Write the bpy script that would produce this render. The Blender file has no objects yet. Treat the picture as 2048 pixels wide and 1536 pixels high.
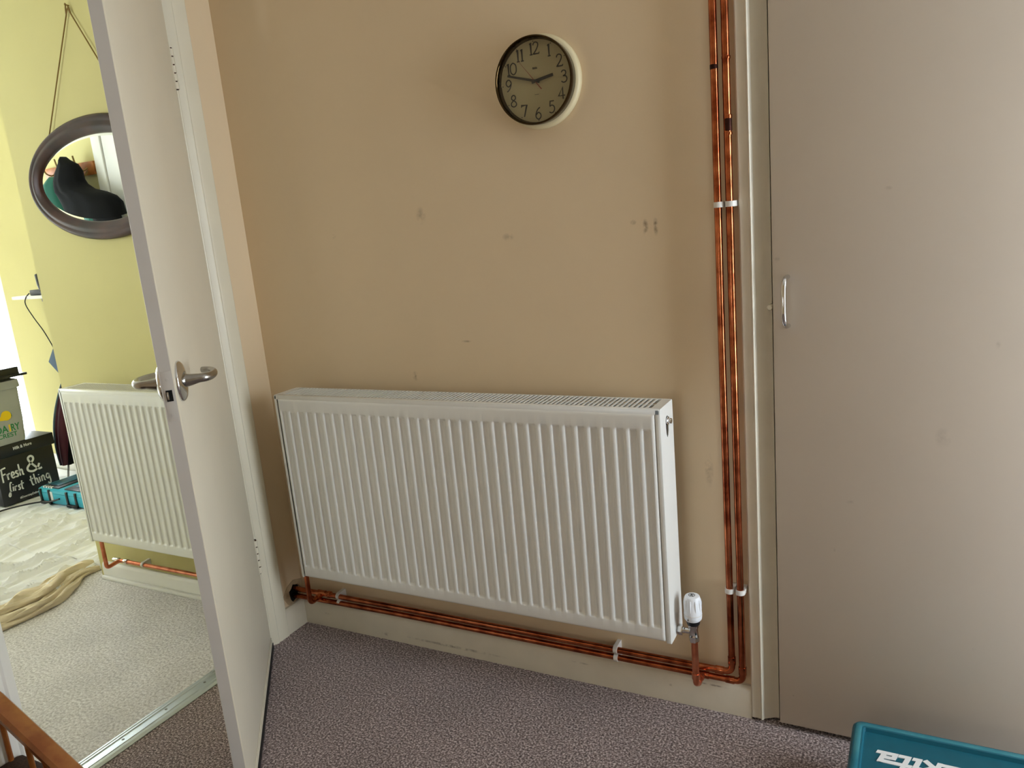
import bpy, bmesh, math, random
from mathutils import Vector, Matrix
random.seed(7)
S = bpy.context.scene
COL = S.collection
PI = math.pi

# ------------------------------------------------------------------ camera
def make_camera():
    C = Vector((1.8867, -1.8065, 1.3138)); yaw, pitch, roll, F = -.4994, .2141, -.0912, 1544.75
    f = Vector((math.sin(yaw)*math.cos(pitch), math.cos(yaw)*math.cos(pitch), -math.sin(pitch)))
    r0 = Vector((math.cos(yaw), -math.sin(yaw), 0)); u0 = r0.cross(f)
    r = math.cos(roll)*r0 + math.sin(roll)*u0; u = -math.sin(roll)*r0 + math.cos(roll)*u0
    cd = bpy.data.cameras.new('camera'); cd.sensor_width = 36; cd.lens = F/2048*36; cd.clip_start = .02
    o = bpy.data.objects.new('camera', cd); COL.objects.link(o)
    o.matrix_world = Matrix(((r.x, u.x, -f.x, C.x), (r.y, u.y, -f.y, C.y), (r.z, u.z, -f.z, C.z), (0, 0, 0, 1)))
    S.camera = o
make_camera()

# ------------------------------------------------------------------ world, daylight, exposure
W = bpy.data.worlds.new('world'); S.world = W; W.use_nodes = True
bg = W.node_tree.nodes['Background']; bg.inputs[0].default_value = (.84, .90, 1.0, 1); bg.inputs[1].default_value = 17.0
S.view_settings.view_transform = 'Standard'; S.view_settings.look = 'None'; S.view_settings.gamma = 1
S.view_settings.use_curve_mapping = False; S.view_settings.exposure = -0.06
def portal(loc, rot, sx, sy):
    l = bpy.data.lights.new('window_daylight', 'AREA'); l.shape = 'RECTANGLE'; l.size = sx; l.size_y = sy
    l.cycles.is_portal = True
    o = bpy.data.objects.new('window_daylight', l); COL.objects.link(o); o.location = loc; o.rotation_euler = rot
XL, YB, YF = -4.35, .97, -1.42          # room beyond the door: left wall, recess back wall, coat wall
XR, YH = 3.4, -2.8                      # hall: right end wall, wall behind the viewer
GD = (-.75, -.06, .15, 2.05)           # glazed end door of the hall: y0, y1, z0, z1
RW = (-4.10, -3.125, .05, 2.1)          # tall glazed door in the room's recess wall: x0, x1, z0, z1
HW = (1.05, 1.35, .6, .95)               # added fill window, unseen behind the viewer: x0, x1, z0, z1
portal((XR+.06, (GD[0]+GD[1])/2, (GD[2]+GD[3])/2), (0, PI/2, 0), GD[3]-GD[2], GD[1]-GD[0])
portal(((RW[0]+RW[1])/2, YB+.06, (RW[2]+RW[3])/2), (-PI/2, 0, 0), RW[1]-RW[0], RW[3]-RW[2])
SW = (-1.42, -1.02, 1.15, 2.1)           # added fill window, unseen in the coat wall, facing the far radiator: x0, x1, z0, z1
portal(((SW[0]+SW[1])/2, YF-.06, (SW[2]+SW[3])/2), (PI/2, 0, 0), SW[1]-SW[0], SW[3]-SW[2])
LW = (-1.36, -.90, .45, 2.1)            # unseen window added for fill in the room's far left wall: y0, y1, z0, z1
portal((XL-.06, (LW[0]+LW[1])/2, (LW[2]+LW[3])/2), (0, -PI/2, 0), LW[3]-LW[2], LW[1]-LW[0])
portal(((HW[0]+HW[1])/2, YH-.06, (HW[2]+HW[3])/2), (-PI/2+PI, 0, 0), HW[1]-HW[0], HW[3]-HW[2])

# ------------------------------------------------------------------ materials
def lin(c):
    return tuple(((v/255)/12.92 if v/255 <= .04045 else ((v/255+.055)/1.055)**2.4) for v in c)
MATS = {}
def mat(name, rgb, rough=.5, metal=0., var=0., vscale=6., bump=0., bscale=60., spec=.5, dark=None, detail=4., coat=0.):
    m = bpy.data.materials.new(name); m.use_nodes = True; MATS[name] = m
    nt = m.node_tree; n = nt.nodes; b = n['Principled BSDF']
    c = lin(rgb) + (1,)
    b.inputs['Base Color'].default_value = c; b.inputs['Roughness'].default_value = rough
    b.inputs['Metallic'].default_value = metal; b.inputs['Specular IOR Level'].default_value = spec
    b.inputs['Coat Weight'].default_value = coat
    tc = n.new('ShaderNodeTexCoord')
    if var:
        t = n.new('ShaderNodeTexNoise'); t.inputs['Scale'].default_value = vscale; t.inputs['Detail'].default_value = detail
        nt.links.new(tc.outputs['Object'], t.inputs['Vector'])
        mr = n.new('ShaderNodeMapRange'); mr.inputs[1].default_value = .35; mr.inputs[2].default_value = .65
        nt.links.new(t.outputs[0], mr.inputs[0])
        mx = n.new('ShaderNodeMix'); mx.data_type = 'RGBA'
        d = lin(dark) if dark else tuple(v*(1-var) for v in c[:3])
        mx.inputs[6].default_value = tuple(d)+(1,); mx.inputs[7].default_value = c
        nt.links.new(mr.outputs[0], mx.inputs[0]); nt.links.new(mx.outputs[2], b.inputs['Base Color'])
    if bump:
        t2 = n.new('ShaderNodeTexNoise'); t2.inputs['Scale'].default_value = bscale; t2.inputs['Detail'].default_value = 3
        nt.links.new(tc.outputs['Object'], t2.inputs['Vector'])
        bp_ = n.new('ShaderNodeBump'); bp_.inputs['Strength'].default_value = bump; bp_.inputs['Distance'].default_value = .004
        nt.links.new(t2.outputs[0], bp_.inputs['Height']); nt.links.new(bp_.outputs[0], b.inputs['Normal'])
    return m
def add_scuffs(m, spots, col, amount=.6):
    """worn / dirty marks at fixed places: (centre, radii), broken up by noise"""
    nt = m.node_tree; n = nt.nodes; b = n['Principled BSDF']; tc = n.new('ShaderNodeTexCoord')
    no = n.new('ShaderNodeTexNoise'); no.inputs['Scale'].default_value = 55; no.inputs['Detail'].default_value = 4
    nt.links.new(tc.outputs['Object'], no.inputs['Vector'])
    acc = None
    for c, r, a in spots:
        mp = n.new('ShaderNodeMapping'); mp.vector_type = 'POINT'
        mp.inputs['Location'].default_value = tuple(-c[i]/r[i] for i in range(3)); mp.inputs['Scale'].default_value = tuple(1/v for v in r)
        nt.links.new(tc.outputs['Object'], mp.inputs[0])
        ln = n.new('ShaderNodeVectorMath'); ln.operation = 'LENGTH'; nt.links.new(mp.outputs[0], ln.inputs[0])
        mr = n.new('ShaderNodeMapRange'); mr.inputs[1].default_value = 1; mr.inputs[2].default_value = .1; mr.inputs[4].default_value = a
        nt.links.new(ln.outputs['Value'], mr.inputs[0])
        if acc is None: acc = mr.outputs[0]
        else:
            ad = n.new('ShaderNodeMath'); ad.operation = 'MAXIMUM'; nt.links.new(acc, ad.inputs[0]); nt.links.new(mr.outputs[0], ad.inputs[1]); acc = ad.outputs[0]
    mr2 = n.new('ShaderNodeMapRange'); mr2.inputs[1].default_value = .4; mr2.inputs[2].default_value = .62; nt.links.new(no.outputs[0], mr2.inputs[0])
    mu = n.new('ShaderNodeMath'); mu.operation = 'MULTIPLY'; nt.links.new(acc, mu.inputs[0]); nt.links.new(mr2.outputs[0], mu.inputs[1])
    mx = n.new('ShaderNodeMix'); mx.data_type = 'RGBA'
    old = b.inputs['Base Color'].links[0].from_socket if b.inputs['Base Color'].links else None
    if old: nt.links.new(old, mx.inputs[6])
    else: mx.inputs[6].default_value = b.inputs['Base Color'].default_value
    mx.inputs[7].default_value = lin(col)+(1,); nt.links.new(mu.outputs[0], mx.inputs[0]); nt.links.new(mx.outputs[2], b.inputs['Base Color'])
def carpet(name, a, b_, c, scale, bump):
    m = bpy.data.materials.new(name); m.use_nodes = True; MATS[name] = m
    nt = m.node_tree; n = nt.nodes; b = n['Principled BSDF']; b.inputs['Roughness'].default_value = 1; b.inputs['Specular IOR Level'].default_value = .1
    b.inputs['Sheen Weight'].default_value = .25
    tc = n.new('ShaderNodeTexCoord')
    t = n.new('ShaderNodeTexNoise'); t.inputs['Scale'].default_value = scale; t.inputs['Detail'].default_value = 3; t.inputs['Roughness'].default_value = .7
    nt.links.new(tc.outputs['Object'], t.inputs['Vector'])
    cr = n.new('ShaderNodeValToRGB'); e = cr.color_ramp.elements
    e[0].position = .36; e[0].color = lin(a)+(1,); e[1].position = .64; e[1].color = lin(c)+(1,)
    k = e.new(.5); k.color = lin(b_)+(1,)
    nt.links.new(t.outputs[0], cr.inputs[0])
    t3 = n.new('ShaderNodeTexNoise'); t3.inputs['Scale'].default_value = 4.5; t3.inputs['Detail'].default_value = 5
    nt.links.new(tc.outputs['Object'], t3.inputs['Vector'])
    mr = n.new('ShaderNodeMapRange'); mr.inputs[1].default_value = .3; mr.inputs[2].default_value = .7; mr.inputs[3].default_value = .88; mr.inputs[4].default_value = 1.08
    nt.links.new(t3.outputs[0], mr.inputs[0])
    mx = n.new('ShaderNodeVectorMath'); mx.operation = 'SCALE'; nt.links.new(cr.outputs[0], mx.inputs[0]); nt.links.new(mr.outputs[0], mx.inputs[3])
    nt.links.new(mx.outputs[0], b.inputs['Base Color'])
    bm_ = n.new('ShaderNodeBump'); bm_.inputs['Strength'].default_value = bump; bm_.inputs['Distance'].default_value = .006
    nt.links.new(t.outputs[0], bm_.inputs['Height']); nt.links.new(bm_.outputs[0], b.inputs['Normal'])
def glass(name, tint, gl=.06):
    m = bpy.data.materials.new(name); m.use_nodes = True; MATS[name] = m
    nt = m.node_tree; n = nt.nodes; n.remove(n['Principled BSDF'])
    t = n.new('ShaderNodeBsdfTransparent'); t.inputs[0].default_value = tint+(1,)
    g = n.new('ShaderNodeBsdfGlossy'); g.inputs['Roughness'].default_value = .02
    x = n.new('ShaderNodeMixShader'); x.inputs[0].default_value = gl
    nt.links.new(t.outputs[0], x.inputs[1]); nt.links.new(g.outputs[0], x.inputs[2]); nt.links.new(x.outputs[0], n['Material Output'].inputs[0])

mat('magnolia', (226, 203, 168), .75, var=.035, vscale=3, bump=.05, bscale=220)
add_scuffs(MATS['magnolia'], [((1.30, 0, 1.257), (.008, .05, .026), 1), ((1.325, 0, 1.26), (.007, .05, .026), .9), ((1.27, 0, 1.272), (.009, .05, .007), .8),
    ((.665, 0, 1.335), (.018, .05, .026), .5), ((.93, 0, 1.26), (.02, .05, .012), .45), ((.77, 0, .985), (.018, .05, .004), .7), ((.585, 0, .883), (.012, .05, .016), .7),
    ((.35, 0, 1.30), (.012, .05, .008), .4), ((1.43, 0, .66), (.012, .05, .05), .5)], (120, 96, 72))
mat('cream_gloss', (226, 218, 196), .34, var=.03, vscale=9, bump=.03, bscale=90)
mat('edge_grey', (192, 186, 178), .5, var=.04, vscale=8)  # greyer than the leaf, for its leading edge and latch plate
mat('door_paint', (227, 218, 197), .4, var=.03, vscale=5, bump=.03, bscale=60)
mat('cupboard_paint', (206, 193, 177), .45, var=.03, vscale=4, bump=.03, bscale=50)
add_scuffs(MATS['cupboard_paint'], [((1.60, 0, 1.17), (.012, .06, .01), .7), ((2.0, 0, .30), (.01, .06, .006), .9), ((1.93, 0, .78), (.02, .06, .03), .3), ((1.625, 0, .10), (.003, .06, .003), 1),
    ((1.75, 0, .62), (.012, .06, .006), .4), ((1.72, 0, .5), (.004, .06, .008), .6), ((2.02, 0, .98), (.006, .06, .012), .5), ((1.82, 0, 1.3), (.01, .06, .006), .3)], (70, 52, 40))
mat('skirting_paint', (226, 217, 197), .4, var=.06, vscale=14, bump=.06, bscale=70)
add_scuffs(MATS['skirting_paint'], [((.62, -.02, .025), (.2, .1, .006), .8), ((.36, -.02, .02), (.02, .1, .008), .6), ((1.31, -.02, .05), (.006, .1, .005), 1), ((1.42, -.02, .075), (.05, .1, .003), 1),
    ((.12, -.02, .05), (.02, .1, .004), .6), ((1.05, -.02, .06), (.04, .1, .003), .6)], (88, 66, 48))
mat('room_yellow', (210, 200, 138), .8, var=.03, vscale=3)
mat('white_paint', (232, 230, 224), .45)
mat('ceiling_white', (238, 236, 230), .9)
mat('enamel', (232, 231, 226), .22, bump=.012, bscale=18)
mat('galv_dark', (120, 120, 118), .5, metal=.3)
mat('copper', (202, 120, 80), .17, metal=1, var=1, vscale=26, dark=(134, 64, 38), detail=6)
mat('copper_bright', (226, 150, 116), .3, metal=1, var=1, vscale=30, dark=(196, 112, 80))
mat('solder', (200, 180, 160), .35, metal=1)
mat('burnt_copper', (60, 28, 18), .45, metal=.8, var=.4, vscale=60)
mat('clip_white', (226, 222, 216), .45)
mat('chrome', (214, 214, 214), .1, metal=1)
mat('steel_satin', (168, 164, 158), .26, metal=1, var=.12, vscale=40)
mat('alu', (196, 204, 208), .32, metal=1, var=.08, vscale=20)
mat('seam_shade_black', (18, 17, 17), .6)  # black for the case seam and the painted shade under the door
mat('black_plastic', (20, 20, 23), .4)
mat('valve_white', (236, 238, 242), .35)
mat('print_black', (24, 22, 22), .6)
mat('clock_case', (222, 208, 168), .4)
mat('clock_dial', (158, 146, 110), .55)
mat('bezel', (66, 52, 32), .14, metal=1)
mat('second_red', (120, 44, 28), .5)
mat('wood_frame', (66, 34, 24), .38, var=1, vscale=9, dark=(36, 17, 12), spec=.35)
mat('mirror_silver', (238, 240, 236), .01, metal=1)
mat('cord_gold', (132, 104, 44), .7)
mat('sheet_cloth', (248, 248, 250), .95, var=.04, vscale=5, bump=.25, bscale=26)
mat('sheet_fold_shaded', (236, 219, 188), .95, var=.12, vscale=14, bump=.3, bscale=40)  # same cloth as the sheet, tanned to paint in shade on the folds
mat('box_black', (16, 17, 22), .42)
mat('print_white', (226, 226, 226), .6)
mat('bag_grey', (168, 170, 168), .5, var=.08, vscale=12, bump=.5, bscale=12)
mat('print_green', (24, 122, 66), .5)
mat('print_yellow', (240, 202, 20), .5)
mat('teal', (12, 90, 108), .4, var=.1, vscale=18, bump=.06, bscale=120)
mat('teal_worn', (66, 134, 144), .5, var=1, vscale=9, dark=(24, 104, 122), detail=8)
mat('teal_light', (60, 172, 196), .4)
mat('orange_wood', (158, 98, 46), .3, var=1, vscale=20, dark=(128, 66, 24), coat=.3)
mat('pine', (190, 120, 60), .4, var=1, vscale=16, dark=(150, 84, 36))
mat('coat_black', (9, 9, 11), .9, spec=.2, bump=.3, bscale=20)
mat('coat_green', (20, 96, 80), .6, bump=.4, bscale=18)
mat('maroon', (72, 18, 34), .7)
mat('dark_green', (14, 52, 46), .6)
mat('navy', (44, 70, 92), .6)
mat('stair_carpet', (72, 50, 42), 1, var=.5, vscale=240, bump=.6, bscale=240)
mat('plaster', (196, 172, 138), .95, var=.3, vscale=30, bump=.6, bscale=60)
mat('void_shade', (12, 9, 8), 1)  # near-black that paints in the shade of holes and recesses
carpet('hall_carpet', (58, 42, 40), (142, 121, 117), (232, 216, 213), 185, 1.0)
carpet('beige_carpet', (186, 180, 178), (222, 216, 213), (246, 243, 242), 120, .7)
glass('window_glass', (.97, .99, .98), .05); glass('clock_glass', (.96, .96, .93), .05)

# ------------------------------------------------------------------ mesh helpers
def V(*a): return Vector(a)
def box(bm, x0, x1, y0, y1, z0, z1, bev=0., seg=2):
    vs = [bm.verts.new((x, y, z)) for x in (x0, x1) for y in (y0, y1) for z in (z0, z1)]
    fs = [bm.faces.new([vs[i] for i in q]) for q in ((0, 1, 3, 2), (4, 6, 7, 5), (0, 4, 5, 1), (2, 3, 7, 6), (0, 2, 6, 4), (1, 5, 7, 3))]
    if bev:
        es = list({e for f in fs for e in f.edges})
        bmesh.ops.bevel(bm, geom=es, offset=bev, segments=seg, profile=.5, affect='EDGES')
    return vs
def frames(pts):
    n = len(pts); T = []
    for i in range(n):
        a = pts[max(i-1, 0)]; b = pts[min(i+1, n-1)]; T.append((b-a).normalized())
    up = V(0, 0, 1) if abs(T[0].z) < .9 else V(1, 0, 0)
    N = [(up - T[0]*up.dot(T[0])).normalized()]
    for i in range(1, n):
        v = N[-1] - T[i]*N[-1].dot(T[i]); N.append(v.normalized())
    return T, N
def tube(bm, pts, r, seg=14, caps=True):
    pts = [Vector(p) for p in pts]; T, N = frames(pts); rings = []
    for i, p in enumerate(pts):
        rr = r[i] if isinstance(r, (list, tuple)) else r
        b = T[i].cross(N[i])
        rings.append([bm.verts.new(p + (N[i]*math.cos(a) + b*math.sin(a))*rr) for a in [2*PI*k/seg for k in range(seg)]])
    for A, B in zip(rings, rings[1:]):
        for k in range(seg): bm.faces.new((A[k], A[(k+1) % seg], B[(k+1) % seg], B[k]))
    if caps: bm.faces.new(rings[0][::-1]); bm.faces.new(rings[-1])
def fillet(pts, r, n=6):
    pts = [Vector(p) for p in pts]; out = [pts[0]]
    for a, b, c in zip(pts, pts[1:], pts[2:]):
        d1 = (a-b); d2 = (c-b); rr = min(r, d1.length*.45, d2.length*.45)
        p, q = b+d1.normalized()*rr, b+d2.normalized()*rr
        for i in range(n+1):
            t = i/n; out.append(p*(1-t)**2 + b*2*t*(1-t) + q*t*t)
    out.append(pts[-1]); return out
def lathe(bm, prof, o, ax, seg=32, sx=1., sz=1., a0=0., a1=2*PI):
    """prof: (radius, height along ax); sx, sz stretch the two radial axes"""
    o = Vector(o); ax = Vector(ax).normalized()
    e1 = V(1, 0, 0) if abs(ax.x) < .9 else V(0, 1, 0); e1 = (e1-ax*e1.dot(ax)).normalized(); e2 = ax.cross(e1)
    rings = []
    for r, h in prof:
        if r < 1e-6: rings.append([bm.verts.new(o+ax*h)])
        else: rings.append([bm.verts.new(o+ax*h+e1*(r*sx*math.cos(2*PI*k/seg))+e2*(r*sz*math.sin(2*PI*k/seg))) for k in range(seg)])
    for A, B in zip(rings, rings[1:]):
        for k in range(seg):
            a, b = A[k % len(A)], A[(k+1) % len(A)]; c, d = B[(k+1) % len(B)], B[k % len(B)]
            f = [];
            for v in (a, b, c, d):
                if v not in f: f.append(v)
            if len(f) > 2: bm.faces.new(f)
def prism(bm, outline, axis, a, b):
    """outline in the two other axes (order x,y,z without axis), extruded from a to b"""
    def P(u, v, w): return {'x': (w, u, v), 'y': (u, w, v), 'z': (u, v, w)}[axis]
    A = [bm.verts.new(P(u, v, a)) for u, v in outline]; B = [bm.verts.new(P(u, v, b)) for u, v in outline]
    n = len(A); bm.faces.new(A); bm.faces.new(B[::-1])
    for k in range(n): bm.faces.new((A[k], B[k], B[(k+1) % n], A[(k+1) % n]))
def plate(bm, outer, holes, axis, a, b):
    def P(u, v, w): return {'x': (w, u, v), 'y': (u, w, v), 'z': (u, v, w)}[axis]
    es = []
    for loop in [outer]+holes:
        vs = [bm.verts.new(P(u, v, a)) for u, v in loop]
        es += [bm.edges.new((vs[i], vs[(i+1) % len(vs)])) for i in range(len(vs))]
    r = bmesh.ops.triangle_fill(bm, edges=es, use_beauty=True)
    fs = [g for g in r['geom'] if isinstance(g, bmesh.types.BMFace)]
    ex = bmesh.ops.extrude_face_region(bm, geom=fs)
    d = Vector(P(0, 0, b)) - Vector(P(0, 0, a))
    for g in ex['geom']:
        if isinstance(g, bmesh.types.BMVert): g.co += d
def catmull(pts, n=6):
    P = [Vector(p) for p in pts]; out = []
    for i in range(len(P)-1):
        a, b, c, d = P[max(i-1, 0)], P[i], P[i+1], P[min(i+2, len(P)-1)]
        for k in range(n):
            t = k/n; out.append(.5*((2*b)+(c-a)*t+(2*a-5*b+4*c-d)*t*t+(3*b-a-3*c+d)*t**3))
    out.append(P[-1]); return out
def ribbon(bm, pts, w, fn, th=.0005):
    """a 2D stroke of width w; fn(u, v, h) maps to the surface"""
    pts = [Vector((p[0], p[1])) for p in pts]; L, R = [], []
    for i, p in enumerate(pts):
        a = pts[max(i-1, 0)]; b = pts[min(i+1, len(pts)-1)]
        t = (b-a); t = t.normalized() if t.length > 1e-9 else Vector((1, 0)); nrm = Vector((-t.y, t.x))
        k = 1.
        if 0 < i < len(pts)-1:
            t1 = (p-a).normalized(); k = 1/max(.5, abs(nrm.dot(Vector((-t1.y, t1.x)))))
        L.append(p+nrm*w/2*k); R.append(p-nrm*w/2*k)
    lv = [[bm.verts.new(fn(q.x, q.y, h)) for q in L] for h in (0, th)]; rv = [[bm.verts.new(fn(q.x, q.y, h)) for q in R] for h in (0, th)]
    n = len(pts)
    for i in range(n-1):
        bm.faces.new((lv[1][i], rv[1][i], rv[1][i+1], lv[1][i+1]))
        bm.faces.new((lv[0][i], lv[1][i], lv[1][i+1], lv[0][i+1])); bm.faces.new((rv[0][i], rv[0][i+1], rv[1][i+1], rv[1][i]))
    for i in (0, n-1): bm.faces.new((lv[0][i], rv[0][i], rv[1][i], lv[1][i]))
def mesh(bm, name, smooth=35):
    bmesh.ops.recalc_face_normals(bm, faces=bm.faces); me = bpy.data.meshes.new(name); bm.to_mesh(me); bm.free()
    if smooth:
        me.polygons.foreach_set('use_smooth', [True]*len(me.polygons)); me.set_sharp_from_angle(angle=math.radians(smooth))
    return me
def link(name, me, m, parent=None, loc=None):
    o = bpy.data.objects.new(name, me); COL.objects.link(o)
    if m and not me.materials: me.materials.append(MATS[m])
    if loc is not None: o.location = loc
    if parent:
        o.parent = parent
        if not parent.parent: o.matrix_parent_inverse = Matrix.Translation(-parent.location)   # parts are modelled in world space
    return o
def obj(name, bm, m, parent=None, smooth=35, label=None):
    o = link(name, mesh(bm, name, smooth), m, parent)
    if label: o['label'] = label
    return o
def tag(o, label, cat, group=None, kind=None):
    o['label'] = label; o['category'] = cat
    if group: o['group'] = group
    if kind: o['kind'] = kind
    return o
def thing(name, loc, label, cat, group=None, kind=None):
    o = bpy.data.objects.new(name, None); COL.objects.link(o); o.location = loc; o.empty_display_size = .05
    return tag(o, label, cat, group, kind)
def struct(name, bm, m, label, cat, smooth=35): return tag(obj(name, bm, m, None, smooth), label, cat, None, 'structure')
def BM(): return bmesh.new()
def bx(*a, **k):
    b = BM(); box(b, *a, **k); return b
def text_mesh(s, size, fn, bold=.0, space=1., th=.0005):
    cu = bpy.data.curves.new('txt', 'FONT'); cu.body = s; cu.size = size; cu.offset = bold; cu.space_character = space; cu.extrude = th
    o = bpy.data.objects.new('txt', cu); COL.objects.link(o)
    dg = bpy.context.evaluated_depsgraph_get(); me = bpy.data.meshes.new_from_object(o.evaluated_get(dg))
    for v in me.vertices: v.co = fn(v.co.x, v.co.y, v.co.z+th)
    bpy.data.objects.remove(o); bpy.data.curves.remove(cu); me.update(); me.materials.clear(); return me

# ------------------------------------------------------------------ structure
b = BM(); box(b, -.065, XR, YH, .12, -.06, 0); struct('floor', b, 'hall_carpet', 'mottled mauve brown carpet covering the hall floor', 'floor')
b = BM(); box(b, XL, -.065, YF, YB, -.06, 0); struct('floor_room', b, 'beige_carpet', 'pale beige carpet in the yellow room beyond the doorway', 'floor')
b = BM(); box(b, XL, XR, YH, YB, 2.45, 2.5); struct('ceiling', b, 'ceiling_white', 'plain white ceiling above the hall and room', 'ceiling')
b = BM(); box(b, -.02, 1.56, 0, .12, 0, 2.45); struct('wall_back', b, 'magnolia', 'magnolia wall with scuff marks behind the large radiator', 'wall')
b = BM(); box(b, 1.50, XR, .03, .12, 0, 2.45); struct('wall_cupboard', b, 'void_shade', 'near-black wall painting in the shade behind the cupboard door', 'wall')
b = BM(); box(b, 2.46, XR, 0, .03, 0, 2.45); box(b, 1.56, 2.46, 0, .03, 2.1, 2.45); struct('wall_back_right', b, 'magnolia', 'magnolia wall to the right of the cupboard door', 'wall')
# left wall: return beside the radiator (with the hole for the pipes), header, near stretch
hole = [(-.036+.028*math.cos(2*PI*k/14)*(1+.12*math.sin(k*2.3)), .118+.032*math.sin(2*PI*k/14)*(1+.1*math.cos(k*3.1))) for k in range(14)]
b = BM(); plate(b, [(-.185, 0), (0, 0), (0, 2.45), (-.185, 2.45)], [hole], 'x', -.10, 0); struct('wall_left', b, 'magnolia', 'narrow magnolia wall return between door frame and radiator corner', 'wall')
b = BM(); box(b, -.10, 0, -.95, -.185, 2.03, 2.45); struct('wall_left_header', b, 'magnolia', 'magnolia wall above the doorway', 'wall')
b = BM(); box(b, -.10, 0, YH, -.95, 0, 2.45); struct('wall_left_near', b, 'magnolia', 'magnolia wall on the near side of the doorway', 'wall')
b = BM(); plate(b, [(YH, 0), (.12, 0), (.12, 2.45), (YH, 2.45)], [[(GD[0], GD[2]), (GD[1], GD[2]), (GD[1], GD[3]), (GD[0], GD[3])]], 'x', XR, XR+.12)
struct('wall_right', b, 'white_paint', 'hall end wall holding the glazed door', 'wall')
b = BM(); plate(b, [(-.1, 0), (XR, 0), (XR, 2.45), (-.1, 2.45)], [[(HW[0], HW[2]), (HW[1], HW[2]), (HW[1], HW[3]), (HW[0], HW[3])]], 'y', YH-.12, YH)
struct('wall_front', b, 'magnolia', 'hall wall behind the viewer with an added fill window', 'wall')
b = BM(); box(b, -1.13, -.02, 0, .12, 0, 2.45); struct('wall_chimney', b, 'room_yellow', 'pale yellow chimney breast wall with oval mirror and radiator', 'wall')
b = BM(); box(b, -1.13, -1.03, .12, YB, 0, 2.45); struct('wall_chimney_side', b, 'room_yellow', 'yellow side of the chimney breast', 'wall')
b = BM(); plate(b, [(XL-.1, 0), (-1.03, 0), (-1.03, 2.45), (XL-.1, 2.45)], [[(RW[0], RW[2]), (RW[1], RW[2]), (RW[1], RW[3]), (RW[0], RW[3])]], 'y', YB, YB+.1)
struct('wall_recess', b, 'room_yellow', 'yellow recess wall with a small white shelf and a tall bright window', 'wall')
b = BM(); plate(b, [(YF-.1, 0), (YB, 0), (YB, 2.45), (YF-.1, 2.45)], [[(LW[0], LW[2]), (LW[1], LW[2]), (LW[1], LW[3]), (LW[0], LW[3])]], 'x', XL-.1, XL); struct('wall_room_left', b, 'white_paint', 'white far left wall of the room around its added fill window', 'wall')
b = BM(); plate(b, [(XL, 0), (-.10, 0), (-.10, 2.45), (XL, 2.45)], [[(SW[0], SW[2]), (SW[1], SW[2]), (SW[1], SW[3]), (SW[0], SW[3])]], 'y', YF-.1, YF); struct('wall_coats', b, 'room_yellow', 'yellow room wall with the coat rail, seen in the mirror', 'wall')
b = BM(); box(b, -.102, -.10, YF, -.945, 0, 2.45); struct('wall_room_right', b, 'white_paint', 'white room side of the doorway wall', 'wall')
# windows
def window(name, axis, w0, u0, u1, z0, z1, label, mull):
    t = thing(name, (w0, (u0+u1)/2, z0) if axis == 'x' else ((u0+u1)/2, w0, z0), label, 'window', None, 'structure')
    def bb(m, a0, a1, c0, c1, d0, d1):
        if axis == 'x': box(m, w0+a0, w0+a1, c0, c1, d0, d1, .004)
        else: box(m, c0, c1, w0+a0, w0+a1, d0, d1, .004)
    m = BM(); f = .05
    bb(m, -.03, .03, u0, u0+f, z0, z1); bb(m, -.03, .03, u1-f, u1, z0, z1); bb(m, -.03, .03, u0+f, u1-f, z0, z0+f); bb(m, -.03, .03, u0+f, u1-f, z1-f, z1)
    for k in mull: bb(m, -.025, .025, k-.03, k+.03, z0+f, z1-f)
    obj('window_frame', m, 'white_paint', t)
    ed = [u0+f]+[q for k in mull for q in (k-.03, k+.03)]+[u1-f]
    for i in range(0, len(ed), 2):
        m = BM()
        if axis == 'x': box(m, w0-.003, w0+.003, ed[i], ed[i+1], z0+f, z1-f)
        else: box(m, ed[i], ed[i+1], w0-.003, w0+.003, z0+f, z1-f)
        obj('pane', m, 'window_glass', t)
window('window_1', 'y', YB+.04, *RW, 'tall white framed window flooding the yellow room with daylight', [])
window('fill_window_4', 'y', YF-.04, *SW, 'unseen white framed window added as fill light facing the far radiator', [])
window('fill_window_5', 'x', XL-.04, *LW, 'unseen white framed window added as fill light in the far left wall of the room', [])
window('window_2', 'x', XR+.05, *GD, 'glazed white panel at the right end of the hall', [])
window('fill_window_3', 'y', YH-.05, *HW, 'unseen white framed hall window added as fill light behind the viewer', [])

# skirtings
def skirt_profile(h, t): return [(0, 0), (-t, 0), (-t, h-.012), (-t+.004, h-.004), (-t+.009, h), (0, h)]
b = BM(); prism(b, [(y, z) for y, z in skirt_profile(.088, .018)], 'x', .018, 1.521); struct('baseboard_back', b, 'skirting_paint', 'chipped cream skirting board below the copper pipes', 'skirting')
b = BM(); prism(b, [(-x, z) for x, z in skirt_profile(.088, .018)], 'y', -.107, 0); struct('baseboard_left', b, 'skirting_paint', 'short cream skirting return beside the door frame', 'skirting')
b = BM(); prism(b, skirt_profile(.07, .018), 'x', -1.09, -.10); box(b, -1.09, -.10, -.032, -.018, 0, .016, .004); struct('baseboard_room', b, 'white_paint', 'white skirting board below the far radiator', 'skirting')
b = BM(); prism(b, [(YB+y, z) for y, z in skirt_profile(.10, .018)], 'x', XL, -1.13); struct('baseboard_recess', b, 'white_paint', 'white skirting along the recess wall', 'skirting')

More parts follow.
